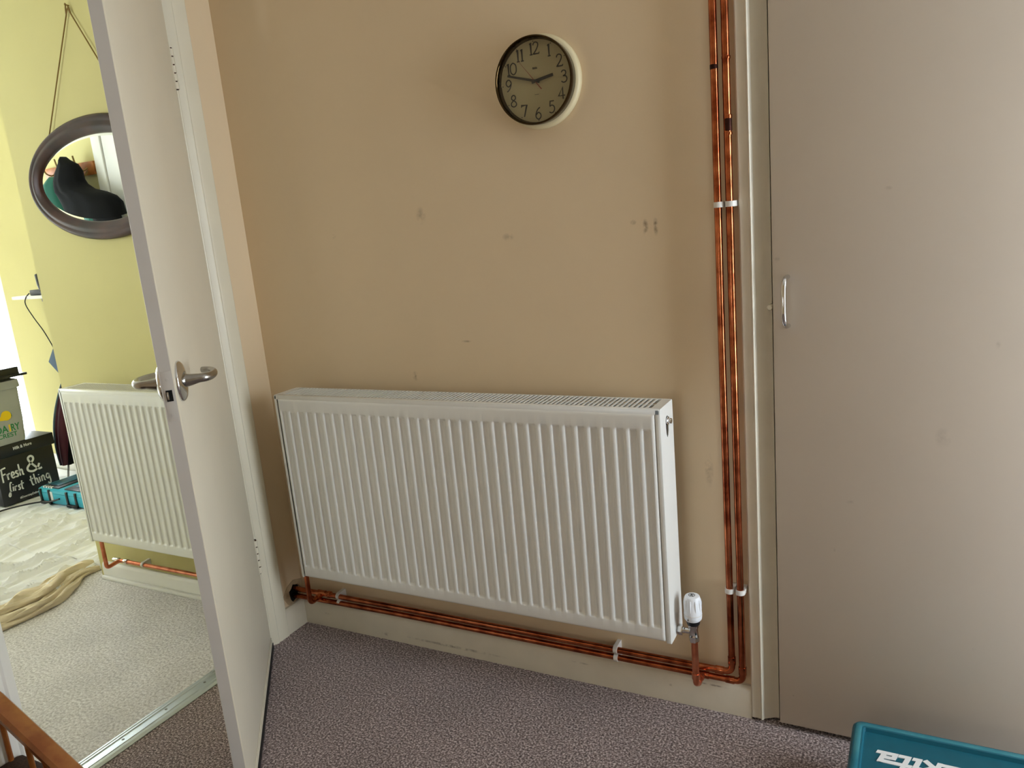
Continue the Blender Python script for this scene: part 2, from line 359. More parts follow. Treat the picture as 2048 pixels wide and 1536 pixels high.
# door frame (architrave + lining) left
def arch_prof(): return [(0, 0), (.018, 0), (.021, .004), (.021, .040), (.019, .046), (.0225, .052), (.021, .058), (.012, .070), (.010, .076), (0, .076)]
b = BM(); prism(b, [(x, -.106-d) for x, d in arch_prof()], 'z', 0, 2.09); struct('trim_1', b, 'cream_gloss', 'cream moulded architrave on the hinge side of the doorway', 'door frame')
b = BM(); box(b, -.10, .006, -.196, -.182, 0, 2.05, .002); box(b, -.075, -.035, -.208, -.196, 0, 2.05, .002); struct('trim_2', b, 'cream_gloss', 'cream door lining and stop on the hinge side', 'door frame')
b = BM(); prism(b, [(x, -1.018+d) for x, d in arch_prof()], 'z', 0, 2.09); box(b, -.10, .004, -.95, -.938, 0, 2.05, .002); struct('trim_3', b, 'white_paint', 'white door frame post on the near side of the doorway', 'door frame')
b = BM(); box(b, -.10, .004, -.94, -.196, 2.02, 2.03); box(b, 0, .02, -1.018, -.106, 2.03, 2.09, .003); struct('trim_4', b, 'cream_gloss', 'cream door frame head over the doorway', 'door frame')
# room-side architrave of the same opening
b = BM(); box(b, -.118, -.10, -.262, -.19, 0, 2.09, .003) if False else box(b, -.118, -.10, -.18, -.12, 0, 2.09, .003); struct('trim_5', b, 'white_paint', 'white architrave on the room side of the doorway', 'door frame')

# cupboard frame (right)
b = BM(); prism(b, [(1.521, 0), (1.521, -.017), (1.524, -.020), (1.5435, -.020), (1.5455, -.0245), (1.548, -.0255), (1.5505, -.0235), (1.553, -.017), (1.566, -.009), (1.576, -.003), (1.586, -.002), (1.586, .03), (1.56, .03), (1.56, 0)], 'z', .008, 2.12)
struct('trim_6', b, 'skirting_paint', 'cream moulded cupboard frame beside the copper pipes', 'door frame')
b = BM(); box(b, 2.41, 2.47, -.02, 0, 0, 2.12, .003); struct('trim_7', b, 'skirting_paint', 'cream cupboard frame on the far right', 'door frame')

# cupboard door
d2 = thing('door_2', (1.592, -.004, 0), 'flat beige cupboard door with a chrome pull handle', 'door', None, 'structure')
obj('leaf', bx(1.592, 2.405, -.030, -.006, .016, 2.08, bev=.0025), 'cupboard_paint', d2)
h = BM(); tube(h, catmull([(1.6245, -.030, 1.022), (1.6225, -.045, 1.0235), (1.6205, -.056, 1.033), (1.6195, -.0605, 1.052), (1.6195, -.0615, 1.076), (1.6195, -.0605, 1.10), (1.6205, -.056, 1.119), (1.6225, -.045, 1.1285), (1.6245, -.030, 1.130)], 5), [.0052]*5+[.0056]*10+[.0058]*11+[.0056]*10+[.0052]*5, 14)
obj('handle', h, 'chrome', d2, 60, 'chrome bow handle')
h = BM(); lathe(h, [(0, 0), (.0065, 0), (.0068, .020), (.005, .024), (0, .025)], (1.5845, -.002, 1.062), (0, -1, 0), 16); obj('catch', h, 'cream_gloss', d2, label='small painted roller catch')
for zc in (.35,): pass

# threshold strip
ts = thing('threshold_strip', (-.03, -.57, 0), 'ridged aluminium threshold strip across the doorway floor', 'threshold strip')
b = BM(); prism(b, [(-.066, 0), (-.066, .003), (-.060, .008), (-.055, .008), (-.053, .0065), (-.050, .0065), (-.048, .0085), (-.044, .0085), (-.042, .0062), (-.022, .0062), (-.020, .0085), (-.015, .0085), (-.013, .0065), (-.010, .0065), (-.008, .008), (-.002, .007), (.006, .002), (.006, 0)], 'y', -.938, -.198)
obj('bar', b, 'alu', ts, 20)
for y in (-.245, -.42, -.56, -.70, -.86):
    b = BM(); lathe(b, [(.0, .0072), (.0035, .0070), (.0042, .0062), (.0042, .005)], (-.032, y, 0), (0, 0, 1), 12); obj('screw', b, 'galv_dark', ts)

# ------------------------------------------------------------------ hall door, part open
TH = math.radians(41.2); WD = .742; TK = .029; HX, HY = .020, -.187
Ld = V(math.sin(TH), -math.cos(TH), 0); Nd = V(math.cos(TH), math.sin(TH), 0); Hp = V(HX, HY, 0)
def D(a, n, z): return Hp + Ld*a + Nd*n + V(0, 0, z)     # along the leaf, out of the hall face, up
def dbox(bm, a0, a1, n0, n1, z0, z1, bev=0):
    t = BM(); box(t, a0, a1, n0, n1, z0, z1, bev)
    me = bpy.data.meshes.new('t'); t.to_mesh(me); t.free()
    for v in me.vertices: v.co = D(v.co.x, v.co.y, v.co.z)
    bm.from_mesh(me); bpy.data.meshes.remove(me)
d1 = thing('door_1', (HX, HY, 0), 'cream flush door standing half open with a steel lever handle', 'door', None, 'structure')
b = BM(); dbox(b, .006, WD, -TK, 0, .022, 2.0, .0018); obj('leaf', b, 'door_paint', d1)
b = BM(); dbox(b, .008, WD-.004, .0, .0035, .022, .031, .001); dbox(b, .008, WD-.004, .0, .0025, .034, .040, .001); obj('bottom_bead', b, 'door_paint', d1)
b = BM(); dbox(b, .008, WD-.002, -TK+.003, .0055, .002, .021); obj('gap_shade_strip', b, 'seam_shade_black', d1, label='black strip painting in the shadow gap under the door')  # black strip put in for the shadow of the gap
# leading edge: latch with mortice
b = BM(); dbox(b, WD, WD+.0006, -TK+.0008, -.0030, .024, 1.998); obj('edge_strip', b, 'edge_grey', d1, label='greyer leading edge')
b = BM()
dbox(b, WD, WD+.0012, -TK+.004, -.0045, .955, 1.062, .0004)
obj('latch_plate', b, 'edge_grey', d1)
b = BM(); dbox(b, WD+.0011, WD+.0016, -TK*.5-.0065, -TK*.5+.0065, .998, 1.022); obj('latch_hole', b, 'void_shade', d1)  # flat black patch painting in the shade of the mortice
b = BM(); dbox(b, WD+.001, WD+.006, -TK*.5-.0045, -TK*.5+.000, 1.001, 1.019, .001); obj('latch_bolt', b, 'steel_satin', d1, label='worn steel latch bolt')
for z in (1.045, .968):
    b = BM(); lathe(b, [(0, .0022), (.0035, .0018), (.0038, .0008)], D(WD, -TK*.5, z), Ld, 12); obj('screw', b, 'edge_grey', d1)
def lever(side):
    n0 = 0 if side > 0 else -TK; sg = side
    c = D(WD-.051, n0, 1.03); ax = Nd*sg
    hd = thing('t', (0, 0, 0), '', ''); bpy.data.objects.remove(hd)
    b = BM(); lathe(b, [(0, 0), (.044, 0), (.0445, .003), (.0425, .006), (.041, .0072), (.036, .0105), (.026, .0125), (.017, .0135), (.0, .0138)], c, ax, 40)
    rose = obj('handle_rose', b, 'chrome', d1, 50)
    b = BM(); up = V(0, 0, 1)
    def Q(out, along, z): return c + ax*out - Ld*along + up*z
    pts = catmull([Q(.012, 0, 0), Q(.022, 0, 0), Q(.036, .001, .001), Q(.050, .004, .001), Q(.060, .014, .001), Q(.0645, .032, .002), Q(.063, .055, .003), Q(.055, .080, .003), Q(.042, .098, .003), Q(.032, .104, .003)], 5)
    rs = []
    for i in range(len(pts)):
        t = i/(len(pts)-1); rs.append(.0155-.0055*min(1, t/.25) if t < .25 else .010-.003*(t-.25)/.75)
    tube(b, pts, rs, 16); obj('lever', b, 'steel_satin', rose, 60)
lever(1); lever(-1)
def hinge(z0, z1, n):
    hg = None; hh = (z1-z0)/n
    for k in range(n):
        b = BM(); lathe(b, [(0, 0), (.0062, 0), (.0068, .0008), (.0068, hh-.0040), (.0062, hh-.0032), (0, hh-.0032)], V(HX+.003, HY-.001, z0+k*hh), (0, 0, 1), 14)
        if hg is None:
            lf = BM(); dbox(lf, .0, .016, .0, .0016, z0, z1, .0004); hg = obj('hinge', lf, 'door_paint', d1)
            pn = BM(); tube(pn, [V(HX+.003, HY-.001, z0-.002), V(HX+.003, HY-.001, z1)], .0045, 8); obj('hinge_pin', pn, 'burnt_copper', hg)
        obj('knuckle', b, 'cream_gloss' if k % 2 else 'door_paint', hg)
hinge(1.742, 1.852, 5); hinge(.268, .382, 5)
b = BM(); tube(b, [D(.001, .0, .05), D(.001, .0, .262)], .004, 8); tube(b, [D(.001, .0, .388), D(.001, .0, 1.738)], .004, 8); obj('edge_bead', b, 'cream_gloss', d1)

# ------------------------------------------------------------------ radiators
def flute_fn(x, z, x0, pitch, n, wid, z0, z1, ramp=.004):
    k = math.floor((x-x0)/pitch+1e-9)
    if k < 0 or k >= n: return 0
    u = (x-x0)-k*pitch
    if u < 0 or u > wid: return 0
    fx = min(1, u/ramp, (wid-u)/ramp); fx = max(0, fx)
    fz = max(0, min(1, (z-z0)/.009, (z1-z)/.009))
    s = lambda t: t*t*(3-2*t)
    return s(fx)*s(fz)
def radiator(x0, W_, z0, H_, nfl, label, slat_on):
    rd = thing('radiator', (x0+W_/2, -.09, z0), label, 'radiator', 'white panel radiators')
    x1, z1, yf = x0+W_, z0+H_, -.145
    # pressed front panel
    b = BM(); px0, px1, pz0, pz1 = x0+.012, x1-.012, z0+.006, z1-.010
    pitch = 1/30; wid = .0222; fx0 = x0 + (W_-((nfl-1)*pitch+wid))/2; fz0, fz1 = z0+.040, z1-.046
    xs = [px0, px0+.0015, px0+.004, px0+.008]
    for k in range(nfl):
        s = fx0+k*pitch
        xs += [s+.0, s+.0013, s+.0027, s+.004, s+wid-.004, s+wid-.0027, s+wid-.0013, s+wid]
    xs += [px1-.008, px1-.004, px1-.0015, px1]; xs = sorted(set(round(v, 5) for v in xs))
    zs = sorted(set([pz0, pz0+.0015, pz0+.004, pz0+.009, fz0, fz0+.002, fz0+.0045, fz0+.007, fz0+.009, z0+.2, z0+.4, fz1-.009, fz1-.007, fz1-.0045, fz1-.002, fz1, pz1-.009, pz1-.004, pz1-.0015, pz1]))
    def edge(t): return 0 if t >= .008 else (.008-math.sqrt(max(0, .008**2-(.008-t)**2)))
    gv = []
    for z in zs:
        row = []
        for x in xs:
            e = max(edge(x-px0), edge(px1-x), edge(z-pz0), edge(pz1-z))
            row.append(b.verts.new((x, yf+e+.0050*flute_fn(x, z, fx0, pitch, nfl, wid, fz0, fz1), z)))
        gv.append(row)
    for r0, r1 in zip(gv, gv[1:]):
        for i in range(len(xs)-1): b.faces.new((r0[i], r0[i+1], r1[i+1], r1[i]))
    obj('front_panel', b, 'enamel', rd, 60)
    b = BM(); box(b, px0+.002, px1-.002, yf+.0135, yf+.016, pz0, pz1, .001); obj('panel_back_sheet', b, 'enamel', rd)
    b = BM(); box(b, px0, px1, -.052, -.038, pz0, pz1-.004, .004); obj('back_panel', b, 'enamel', rd)
    b = BM()
    n = int(W_/.02)
    prof = [(px0+.01+(px1-px0-.02)*i/n, (-.127 if (i//2) % 2 else -.060)) for i in range(n+1)]
    lo = [b.verts.new((x, y, z0+.03)) for x, y in prof]; hi = [b.verts.new((x, y, z1-.045)) for x, y in prof]
    for i in range(n): b.faces.new((lo[i], lo[i+1], hi[i+1], hi[i]))
    obj('convector', b, 'galv_dark', rd)
    # side covers
    for sx, xa, xb in ((-1, x0, x0+.0015), (1, x1-.0015, x1)):
        b = BM(); slot = [(-.088+.0115*math.cos(a), z1-.040+.0115*math.sin(a)) for a in [PI*k/8 for k in range(9)]] + [(-.0975, z1-.066), (-.0945, z1-.076), (-.088, z1-.082), (-.0815, z1-.076), (-.0785, z1-.066)]
        out = [(-.142, z0+.004), (-.138, z0), (-.044, z0), (-.040, z0+.004), (-.040, z1-.003), (-.043, z1), (-.139, z1), (-.142, z1-.003)]
        plate(b, out, [slot], 'x', xa, xb)
        box(b, xb-.0112 if sx > 0 else xa, xb if sx > 0 else xa+.0085, -.1425, -.1405, z0+.003, z1-.002, .0006)
        obj('side_cover', b, 'enamel', rd)
        b = BM(); xx = x1-.003 if sx > 0 else x0+.003
        lathe(b, [(0, -.014), (.0100, -.014), (.0100, .002), (.0104, .0028), (.0104, .006), (.0068, .0075), (.0068, .0125), (.0060, .0140), (.002, .0136), (.002, .011), (0, .011)], (xx, -.088, z1-.041), (sx, 0, 0), 16); obj('vent_plug', b, 'chrome', rd, label='small chrome air vent plug')
    # top grille
    b = BM(); zt = z1
    box(b, x0+.002, x1-.002, -.1425, -.1265, zt-.004, zt, .0012); box(b, x0+.002, x1-.002, -.1425, -.140, zt-.013, zt-.002, .0008)
    box(b, x0+.002, x1-.002, -.0435, -.040, zt-.012, zt, .0008)
    box(b, x0+.002, x0+.024, -.1270, -.0430, zt-.003, zt-.0004); box(b, x1-.024, x1-.002, -.1270, -.0430, zt-.003, zt-.0004)
    gr = obj('top_grille', b, 'enamel', rd)
    b = BM(); box(b, -.0028, .0028, -.1268, -.0432, -.0028, -.0002, .0007, 1); sm = mesh(b, 'slat')
    n = int(round((W_-.048)/.0125)); st = (W_-.048)/n
    for i in range(1, n): link('slat', sm, 'enamel', gr, V(x0+.024+i*st, 0, zt))
    # wall brackets
    for bxp in (x0+.12, x1-.12):
        b = BM(); box(b, bxp-.015, bxp+.015, -.040, -.0, z0+.06, z1-.06, .002); obj('wall_bracket', b, 'enamel', rd)
    return rd
RX, RZ = .157, .249
radiator(RX, 1.2, RZ, .6, 35, 'large white panel radiator on the magnolia hall wall', True)
radiator(-.918, .80, .236, .605, 23, 'white panel radiator under the oval mirror in the yellow room', True)

# ------------------------------------------------------------------ copper pipes
PR = .0086
def run(bm, pts, r=PR, fr=.02): tube(bm, fillet(pts, fr), r, 16)
def sleeve(bm, p, d, L_, r=PR*1.16): d = Vector(d).normalized(); p = Vector(p); lathe(bm, [(PR*.9, -L_/2), (r*.97, -L_/2), (r, -L_/2+.001), (r, L_/2-.001), (r*.97, L_/2), (PR*.9, L_/2)], p, d, 18)
yP = -.030
# inner (upper) pipe: through the wall, along, elbow, up
p1 = thing('copper_pipe', (1.478, yP, .135), 'inner copper pipe running above the skirting then up the wall, left of the pair', 'pipe', 'copper heating pipes')
b = BM(); run(b, [(-.10, yP-.004, .1325), (.4, yP, .1325), (1.4775, yP, .1325), (1.4775, yP, 1.0), (1.483, yP, 2.45)]); obj('pipe_run', b, 'copper', p1, 60)
b = BM(); sleeve(b, (1.4775, yP, .166), (0, 0, 1), .022); sleeve(b, (1.446, yP, .1325), (1, 0, 0), .022); obj('elbow', b, 'copper', p1, 60)
b = BM(); run(b, [(.118, -.088, .252), (.118, -.088, .124), (.118, yP, .128)], PR*.95, .018); obj('branch', b, 'copper', p1, 60, 'short copper tail dropping from the left radiator end')
b = BM(); sleeve(b, (.118, yP, .133), (1, 0, 0), .034); sleeve(b, (.118, -.050, .127), (0, 1, 0), .016); sleeve(b, (.150, yP, .1325), (1, 0, 0), .012, PR*1.3); obj('tee', b, 'copper', p1, 60)
for z in (1.585,): b = BM(); sleeve(b, (1.4795, yP, z), (0, 0, 1), .01, PR*1.03); obj('solder_mark', b, 'burnt_copper', p1, 60)
# outer (lower) pipe
p2 = thing('copper_pipe', (1.503, yP, .112), 'outer copper pipe running lowest above the skirting then up beside the cupboard frame', 'pipe', 'copper heating pipes')
b = BM(); run(b, [(-.10, yP-.008, .108), (.4, yP, .110), (1.5035, yP, .110), (1.5035, yP, 1.0), (1.507, yP, 2.45)]); obj('pipe_run', b, 'copper', p2, 60)
b = BM(); sleeve(b, (1.5035, yP, .142), (0, 0, 1), .022); sleeve(b, (1.472, yP, .110), (1, 0, 0), .022); obj('elbow', b, 'copper', p2, 60)
b = BM(); run(b, [(1.4, -.088, .250), (1.4, -.088, .1155), (1.4, yP, .110)], PR*.98, .014); obj('branch', b, 'copper_bright', p2, 60, 'bright copper drop pipe under the thermostatic valve')
b = BM(); sleeve(b, (1.4, -.088, .140), (0, 0, 1), .016, PR*1.18); sleeve(b, (1.4, -.070, .1145), (0, 1, 0), .016, PR*1.18); sleeve(b, (1.4, -.048, .112), (0, 1, 0), .012, PR*1.18); obj('elbow', b, 'copper_bright', p2, 60)
b = BM(); sleeve(b, (1.4, yP, .110), (1, 0, 0), .036); obj('tee', b, 'copper', p2, 60)
b = BM(); sleeve(b, (1.5055, yP, 1.463), (0, 0, 1), .026, PR*1.05); obj('solder_mark', b, 'burnt_copper', p2, 60, 'dark heat-blackened band')
b = BM(); sleeve(b, (1.5055, yP, 1.480), (0, 0, 1), .008, PR*1.12); obj('coupler_ring', b, 'copper', p2, 60)
for zc in (1.60, 1.445): b = BM(); sleeve(b, (1.5055, yP, zc), (0, 0, 1), .006, PR*1.12); obj('coupler_ring', b, 'copper', p2, 60)
# pipe in the yellow room, continuing from the hole
p3 = thing('copper_pipe', (-.6, yP, .11), 'thin bright copper pipe along the skirting under the far radiator', 'pipe', 'copper heating pipes')
b = BM(); run(b, [(-.885, -.088, .238), (-.945, -.088, .10)] and [(-.945, -.088, .232), (-.945, -.088, .098), (-.945, yP, .104), (-.10, yP, .110)], PR*.9, .014); obj('pipe_run', b, 'copper_bright', p3, 60)
b = BM(); sleeve(b, (-.905, yP, .105), (1, 0, 0), .02, PR*1.25); sleeve(b, (-.965, yP, .104), (1, 0, 0), .03, PR*1.2); obj('compression_joint', b, 'chrome', p3, 60, 'small pale compression joint')
b = BM(); lathe(b, [(0, 0), (.011, 0), (.012, .006), (.009, .02), (0, .02)], (-.945, -.088, .225), (0, 0, 1), 14); box(b, -.947, -.915, -.094, -.082, .240, .250, .002); obj('lockshield', b, 'valve_white', p3)
# double clips
def clip(loc, vertical, label, n=2, gap=.025):
    c = thing('pipe_clip', loc, label, 'pipe clip', 'white plastic pipe clips')
    for k in range(n):
        o_ = (k-(n-1)/2)*gap
        b = BM(); w = .0055; R2 = PR+.0028
        prof = []
        for i in range(13):
            a = PI*i/12; prof.append((R2*math.cos(a), yP-R2*math.sin(a)))
        prof = [(R2+.0012, 0)] + prof + [(-R2-.0012, 0)]
        if vertical: prism(b, [(loc[0]+o_+u, v) for u, v in prof], 'z', loc[2]-w*1.1, loc[2]+w*1.1)
        else: prism(b, [(v, loc[2]+o_+u) for u, v in prof], 'x', loc[0]-w, loc[0]+w)
        obj('clip', b, 'clip_white', c, 40)
clip((1.4935, yP, 1.296), True, 'pair of white clips on the upright copper pipes at shoulder height', gap=.0255)
clip((1.4905, yP, .360), True, 'pair of white clips on the upright copper pipes near the floor', gap=.026)
clip((.192, yP, .122), False, 'pair of white clips on the low pipes near the left radiator end', gap=.0245)
clip((1.165, yP, .122), False, 'pair of white clips on the low pipes below the right radiator end', gap=.0245)
clip((-.80, yP, .1065), False, 'single white clip on the pipe in the yellow room', n=1)
# rough plaster collar round the pipe hole, black plug painting in its shade
b = BM(); plate(b, [(-.036+.050*math.cos(2*PI*k/9+.2)*(1+.15*math.sin(k*2)), .118+.048*math.sin(2*PI*k/9+.2)) for k in range(9)], [[(-.036+(q[0]+.036)*.98, .118+(q[1]-.118)*.98) for q in hole]], 'x', -.002, .0015)
pp = tag(obj('plaster_patch', b, 'plaster'), 'rough patch of broken plaster around the pipe hole', 'plaster patch')
b = BM(); prism(b, hole, 'x', -.020, -.010); obj('shade_plug', b, 'void_shade', pp, label='black plug painting in the shade where the pipes enter')
b = BM(); lathe(b, [(.0345, -.004), (.033, -.09), (.033, -.095)], (-.004, -.036, .118), (1, 0, 0), 20); 
b.free()

# ------------------------------------------------------------------ thermostatic valve
tv = thing('thermostatic_valve', (1.399, -.088, .24), 'white and chrome thermostatic valve beside the hall radiator', 'valve')
cx, cy = 1.399, -.088
b = BM(); lathe(b, [(0, .363), (.0135, .363), (.0172, .3615), (.0190, .358), (.0200, .345), (.0204, .335), (.0218, .320), (.0222, .308), (.0212, .301), (.018, .297), (0, .297)], (cx, cy, 0), (0, 0, 1), 48)
hd = obj('dial_head', b, 'valve_white', tv, 40)
for k in range(10):
    a = 2*PI*k/10+.3; b = BM()
    for s in (0,): tube(b, [(cx+.0192*math.cos(a), cy+.0192*math.sin(a), .355), (cx+.0203*math.cos(a), cy+.0203*math.sin(a), .345), (cx+.0212*math.cos(a), cy+.0212*math.sin(a), .325)], [.0012, .0022, .0008], 6)
    obj('grip_rib', b, 'valve_white', hd)
b = BM(); lathe(b, [(.0223, .3130), (.0226, .3135), (.0226, .3145), (.0223, .315)], (cx, cy, 0), (0, 0, 1), 40); obj('dial_ring', b, 'clip_white', hd)
b = BM()
tube(b, [(cx+.0075*math.cos(t)-.001, cy+.0075*math.sin(t), .3634) for t in [2*PI*k/24 for k in range(25)]], .0006, 6, False)
tube(b, [(cx-.003, cy-.004, .3634), (cx-.003, cy+.0045, .3634)], .0007, 6); tube(b, [(cx-.003, cy, .3634), (cx+.002, cy+.004, .3634)], .0007, 6); tube(b, [(cx-.003, cy, .3634), (cx+.003, cy-.004, .3634)], .0007, 6)
obj('dial_emblem', b, 'print_black', hd)
b = BM(); a = -1.9; tube(b, [(cx+.0222*math.cos(a), cy+.0222*math.sin(a), .303), (cx+.0225*math.cos(a), cy+.0225*math.sin(a), .309)], [.0016, .0003], 8); obj('dial_pointer', b, 'print_black', hd)
b = BM(); lathe(b, [(0, .298), (.0165, .298), (.0165, .289), (.015, .285), (0, .285)], (cx, cy, 0), (0, 0, 1), 32); obj('collar', b, 'black_plastic', tv)
b = BM(); lathe(b, [(0, .287), (.0135, .287), (.0135, .278), (.0115, .275), (.0115, .256), (.0125, .254), (.0125, .250), (0, .250)], (cx, cy, 0), (0, 0, 1), 28); obj('valve_body', b, 'chrome', tv, 40)
b = BM(); lathe(b, [(0, .252), (.0132, .252), (.0132, .240), (.0115, .237), (0, .237)], (cx, cy, 0), (0, 0, 1), 6); obj('compression_nut', b, 'chrome', tv, 20)
b = BM(); lathe(b, [(0, 0), (.0075, 0), (.0075, .012), (.0085, .014), (.0085, .018), (0, .018)], (1.390, cy, .264), (-1, 0, 0), 20); lathe(b, [(.0, .018), (.0135, .018), (.0135, .028), (.010, .031), (.008, .040), (0, .040)], (1.390, cy, .264), (-1, 0, 0), 6); obj('tail_union', b, 'chrome', tv, 25)

# ------------------------------------------------------------------ stroke lettering
DIG = {
 '1': [(0, [(.28, .88), (.42, 1.), (.42, 0)]), (0, [(.28, 0), (.56, 0)])],
 '2': [(1, [(.08, .76), (.15, .93), (.33, 1.), (.53, .90), (.55, .68), (.38, .38), (.05, 0)]), (0, [(.05, .02), (.62, .02), (.64, .14)])],
 '3': [(1, [(.08, .86), (.24, 1.), (.46, .94), (.50, .74), (.38, .58), (.22, .55)]), (1, [(.22, .55), (.48, .50), (.58, .27), (.46, .05), (.22, 0), (.04, .12)])],
 '4': [(0, [(.46, 0), (.46, 1.), (.03, .30), (.66, .30)])],
 '5': [(0, [(.56, 1.), (.18, 1.), (.12, .56)]), (1, [(.12, .56), (.30, .65), (.50, .56), (.57, .32), (.45, .07), (.22, 0), (.04, .10)])],
 '6': [(1, [(.52, 1.), (.26, .82), (.08, .46), (.08, .18), (.30, 0), (.53, .14), (.55, .40), (.33, .58), (.10, .40)])],
 '7': [(0, [(.05, .84), (.05, 1.), (.60, 1.), (.28, 0)])],
 '8': [(1, [(.32, .55), (.13, .70), (.17, .92), (.33, 1.), (.49, .92), (.52, .70), (.32, .55), (.09, .36), (.08, .12), (.32, 0), (.56, .12), (.55, .36), (.32, .55)])],
 '9': [(1, [(.12, 0), (.38, .18), (.56, .54), (.56, .82), (.34, 1.), (.11, .86), (.09, .60), (.31, .42), (.54, .60)])],
 '0': [(1, [(.34, 1.), (.10, .82), (.04, .5), (.10, .18), (.34, 0), (.58, .18), (.64, .5), (.58, .82), (.34, 1.)])],
}
def strokes(bm, gl, fn, w, ox=0., sc=1., th=.0005, n=6, sh=0.):
    for sm_, pts in gl:
        q = [((p[0]+p[1]*sh)*sc+ox, p[1]*sc) for p in pts]
        ribbon(bm, [(v.x, v.y) for v in catmull([Vector((a_, c_)) for a_, c_ in q], n)] if sm_ else q, w, fn, th)

# ------------------------------------------------------------------ wall clock
CX, CZ = 1.0575, 1.621
ck = thing('wall_clock', (CX, 0, CZ), 'round cream wall clock with thin black numerals reading quarter to three', 'clock')
b = BM(); lathe(b, [(0, 0), (.1065, 0), (.1085, .004), (.1085, .012), (.1065, .017), (.102, .020), (.096, .021), (0, .021)], (CX, 0, CZ), (0, -1, 0), 72); obj('case', b, 'clock_case', ck, 40)
b = BM(); lathe(b, [(.0975, .019), (.0990, .021), (.1000, .034), (.1012, .046), (.1002, .0495), (.0985, .0500), (.0968, .0490), (.0950, .043), (.0940, .0305), (.0925, .029)], (CX, 0, CZ), (0, -1, 0), 72); obj('bezel', b, 'bezel', ck, 50)
b = BM(); lathe(b, [(0, .0295), (.0935, .0295)], (CX, 0, CZ), (0, -1, 0), 72); obj('dial', b, 'clock_dial', ck)
def cf(u, v, h): return (CX+u, -.0297-h, CZ+v)
hgt = .0265
for i in range(1, 13):
    a = PI/2-2*PI*i/12; s = str(i); b = BM(); wtot = .64*len(s)-(.22 if s in ('10', '12') else (.3 if s == '11' else 0))
    ux, uy = .0735*math.cos(a), .0735*math.sin(a)
    x = -wtot*hgt*.5
    for ch in s:
        strokes(b, DIG[ch], lambda u, v, h, ux=ux, uy=uy: cf(u+ux, v+uy-hgt/2, h), .0026, x-(.15*hgt if ch == '1' and len(s) == 2 else 0), hgt)
        x += (.42 if ch == '1' else .64)*hgt
    obj('numeral', b, 'print_black', ck, 0)
    b = BM(); lathe(b, [(0, .0302), (.0013, .0302), (.0013, .0296)], (CX+.0895*math.cos(a), 0, CZ+.0895*math.sin(a)), (0, -1, 0), 8); obj('hour_dot', b, 'print_black', ck)
b = BM(); strokes(b, [(1, [(-.0065, .0290), (-.005, .0318), (-.0035, .0292), (-.0018, .0316), (0, .0292), (.0018, .0316), (.0035, .0292), (.0055, .0312)]), (0, [(-.0065, .0282), (.006, .0282)])], cf, .0011)
obj('brand_mark', b, 'print_black', ck, 0)
b = BM(); ribbon(b, [(-.006, -.030), (.006, -.030)], .0008, cf); obj('dial_small_print', b, 'print_black', ck, 0)
def hand(name, tip, tail, w0, w1, h, m, lbl=None):
    b = BM(); t = Vector((tip[0]-CX, tip[1]-CZ)); d = t.normalized(); nn = Vector((-d.y, d.x)); s = -d*tail
    q = [s-nn*w0/2, t-nn*w1/2, t+nn*w1/2, s+nn*w0/2]
    A = [b.verts.new(cf(v.x, v.y, h)) for v in q]; B = [b.verts.new(cf(v.x, v.y, h+.0008)) for v in q]
    b.faces.new(A); b.faces.new(B[::-1])
    for k in range(4): b.faces.new((A[k], B[k], B[(k+1) % 4], A[(k+1) % 4]))
    obj(name, b, m, ck, 0, lbl)
hand('hour_hand', (1.1045, 1.629), .010, .0074, .0068, .003, 'print_black')
hand('minute_hand', (.985, 1.6425), .012, .0062, .0046, .005, 'print_black')
hand('second_hand', (1.018, 1.671), .026, .0022, .0004, .0065, 'second_red', 'thin red second hand')
b = BM(); lathe(b, [(0, .0405), (.003, .0405), (.0034, .039), (.0034, .030)], (CX, 0, CZ), (0, -1, 0), 16); obj('hub', b, 'print_black', ck)
b = BM(); lathe(b, [(0, .0428), (.0945, .0422)], (CX, 0, CZ), (0, -1, 0), 48); obj('cover_glass', b, 'clock_glass', ck)

# ------------------------------------------------------------------ tool case in the foreground
TX0, TX1, TY0, TY1, TZ = 1.768, 2.19, -.47, -.142, .150
tc_ = thing('tool_case', (1.98, -.3, 0), 'large dark teal tool case with upside-down white lettering beside the cupboard door', 'tool case')
def rrect(x0, x1, y0, y1, r, n=6):
    o = []
    for cx_, cy_, a0 in ((x1-r, y1-r, 0), (x0+r, y1-r, PI/2), (x0+r, y0+r, PI), (x1-r, y0+r, 1.5*PI)):
        for k in range(n+1): a = a0+PI/2*k/n; o.append((cx_+r*math.cos(a), cy_+r*math.sin(a)))
    return o
def loft(bm, loops, cap0=True, cap1=True):
    R = [[bm.verts.new(p) for p in l] for l in loops]
    for A, B in zip(R, R[1:]):
        n = len(A)
        for k in range(n): bm.faces.new((A[k], A[(k+1) % n], B[(k+1) % n], B[k]))
    if cap0: bm.faces.new(R[0][::-1])
    if cap1: bm.faces.new(R[-1])
def rl(ins, z, r): return [(x, y, z) for x, y in rrect(TX0+ins, TX1-ins, TY0+ins, TY1-ins, r)]
b = BM(); loft(b, [rl(.006, 0, .02), rl(.002, .008, .02), rl(.002, .075, .02)]); obj('lower_shell', b, 'teal', tc_, 40)
b = BM(); loft(b, [rl(.004, .077, .02), rl(.001, .080, .02), rl(.0, .138, .019), rl(.0015, .145, .018), rl(.006, .150, .016), rl(.022, .1502, .006), rl(.0235, .1495, .005), rl(.0255, .1405, .004), rl(.027, .140, .004)]); obj('lid', b, 'teal', tc_, 40)
b = BM(); loft(b, [rl(.008, .1503, .0145), rl(.0085, .1507, .014), rl(.0195, .1507, .008), rl(.020, .1503, .0075)], False, False); obj('lid_rim', b, 'teal_worn', tc_, 40)
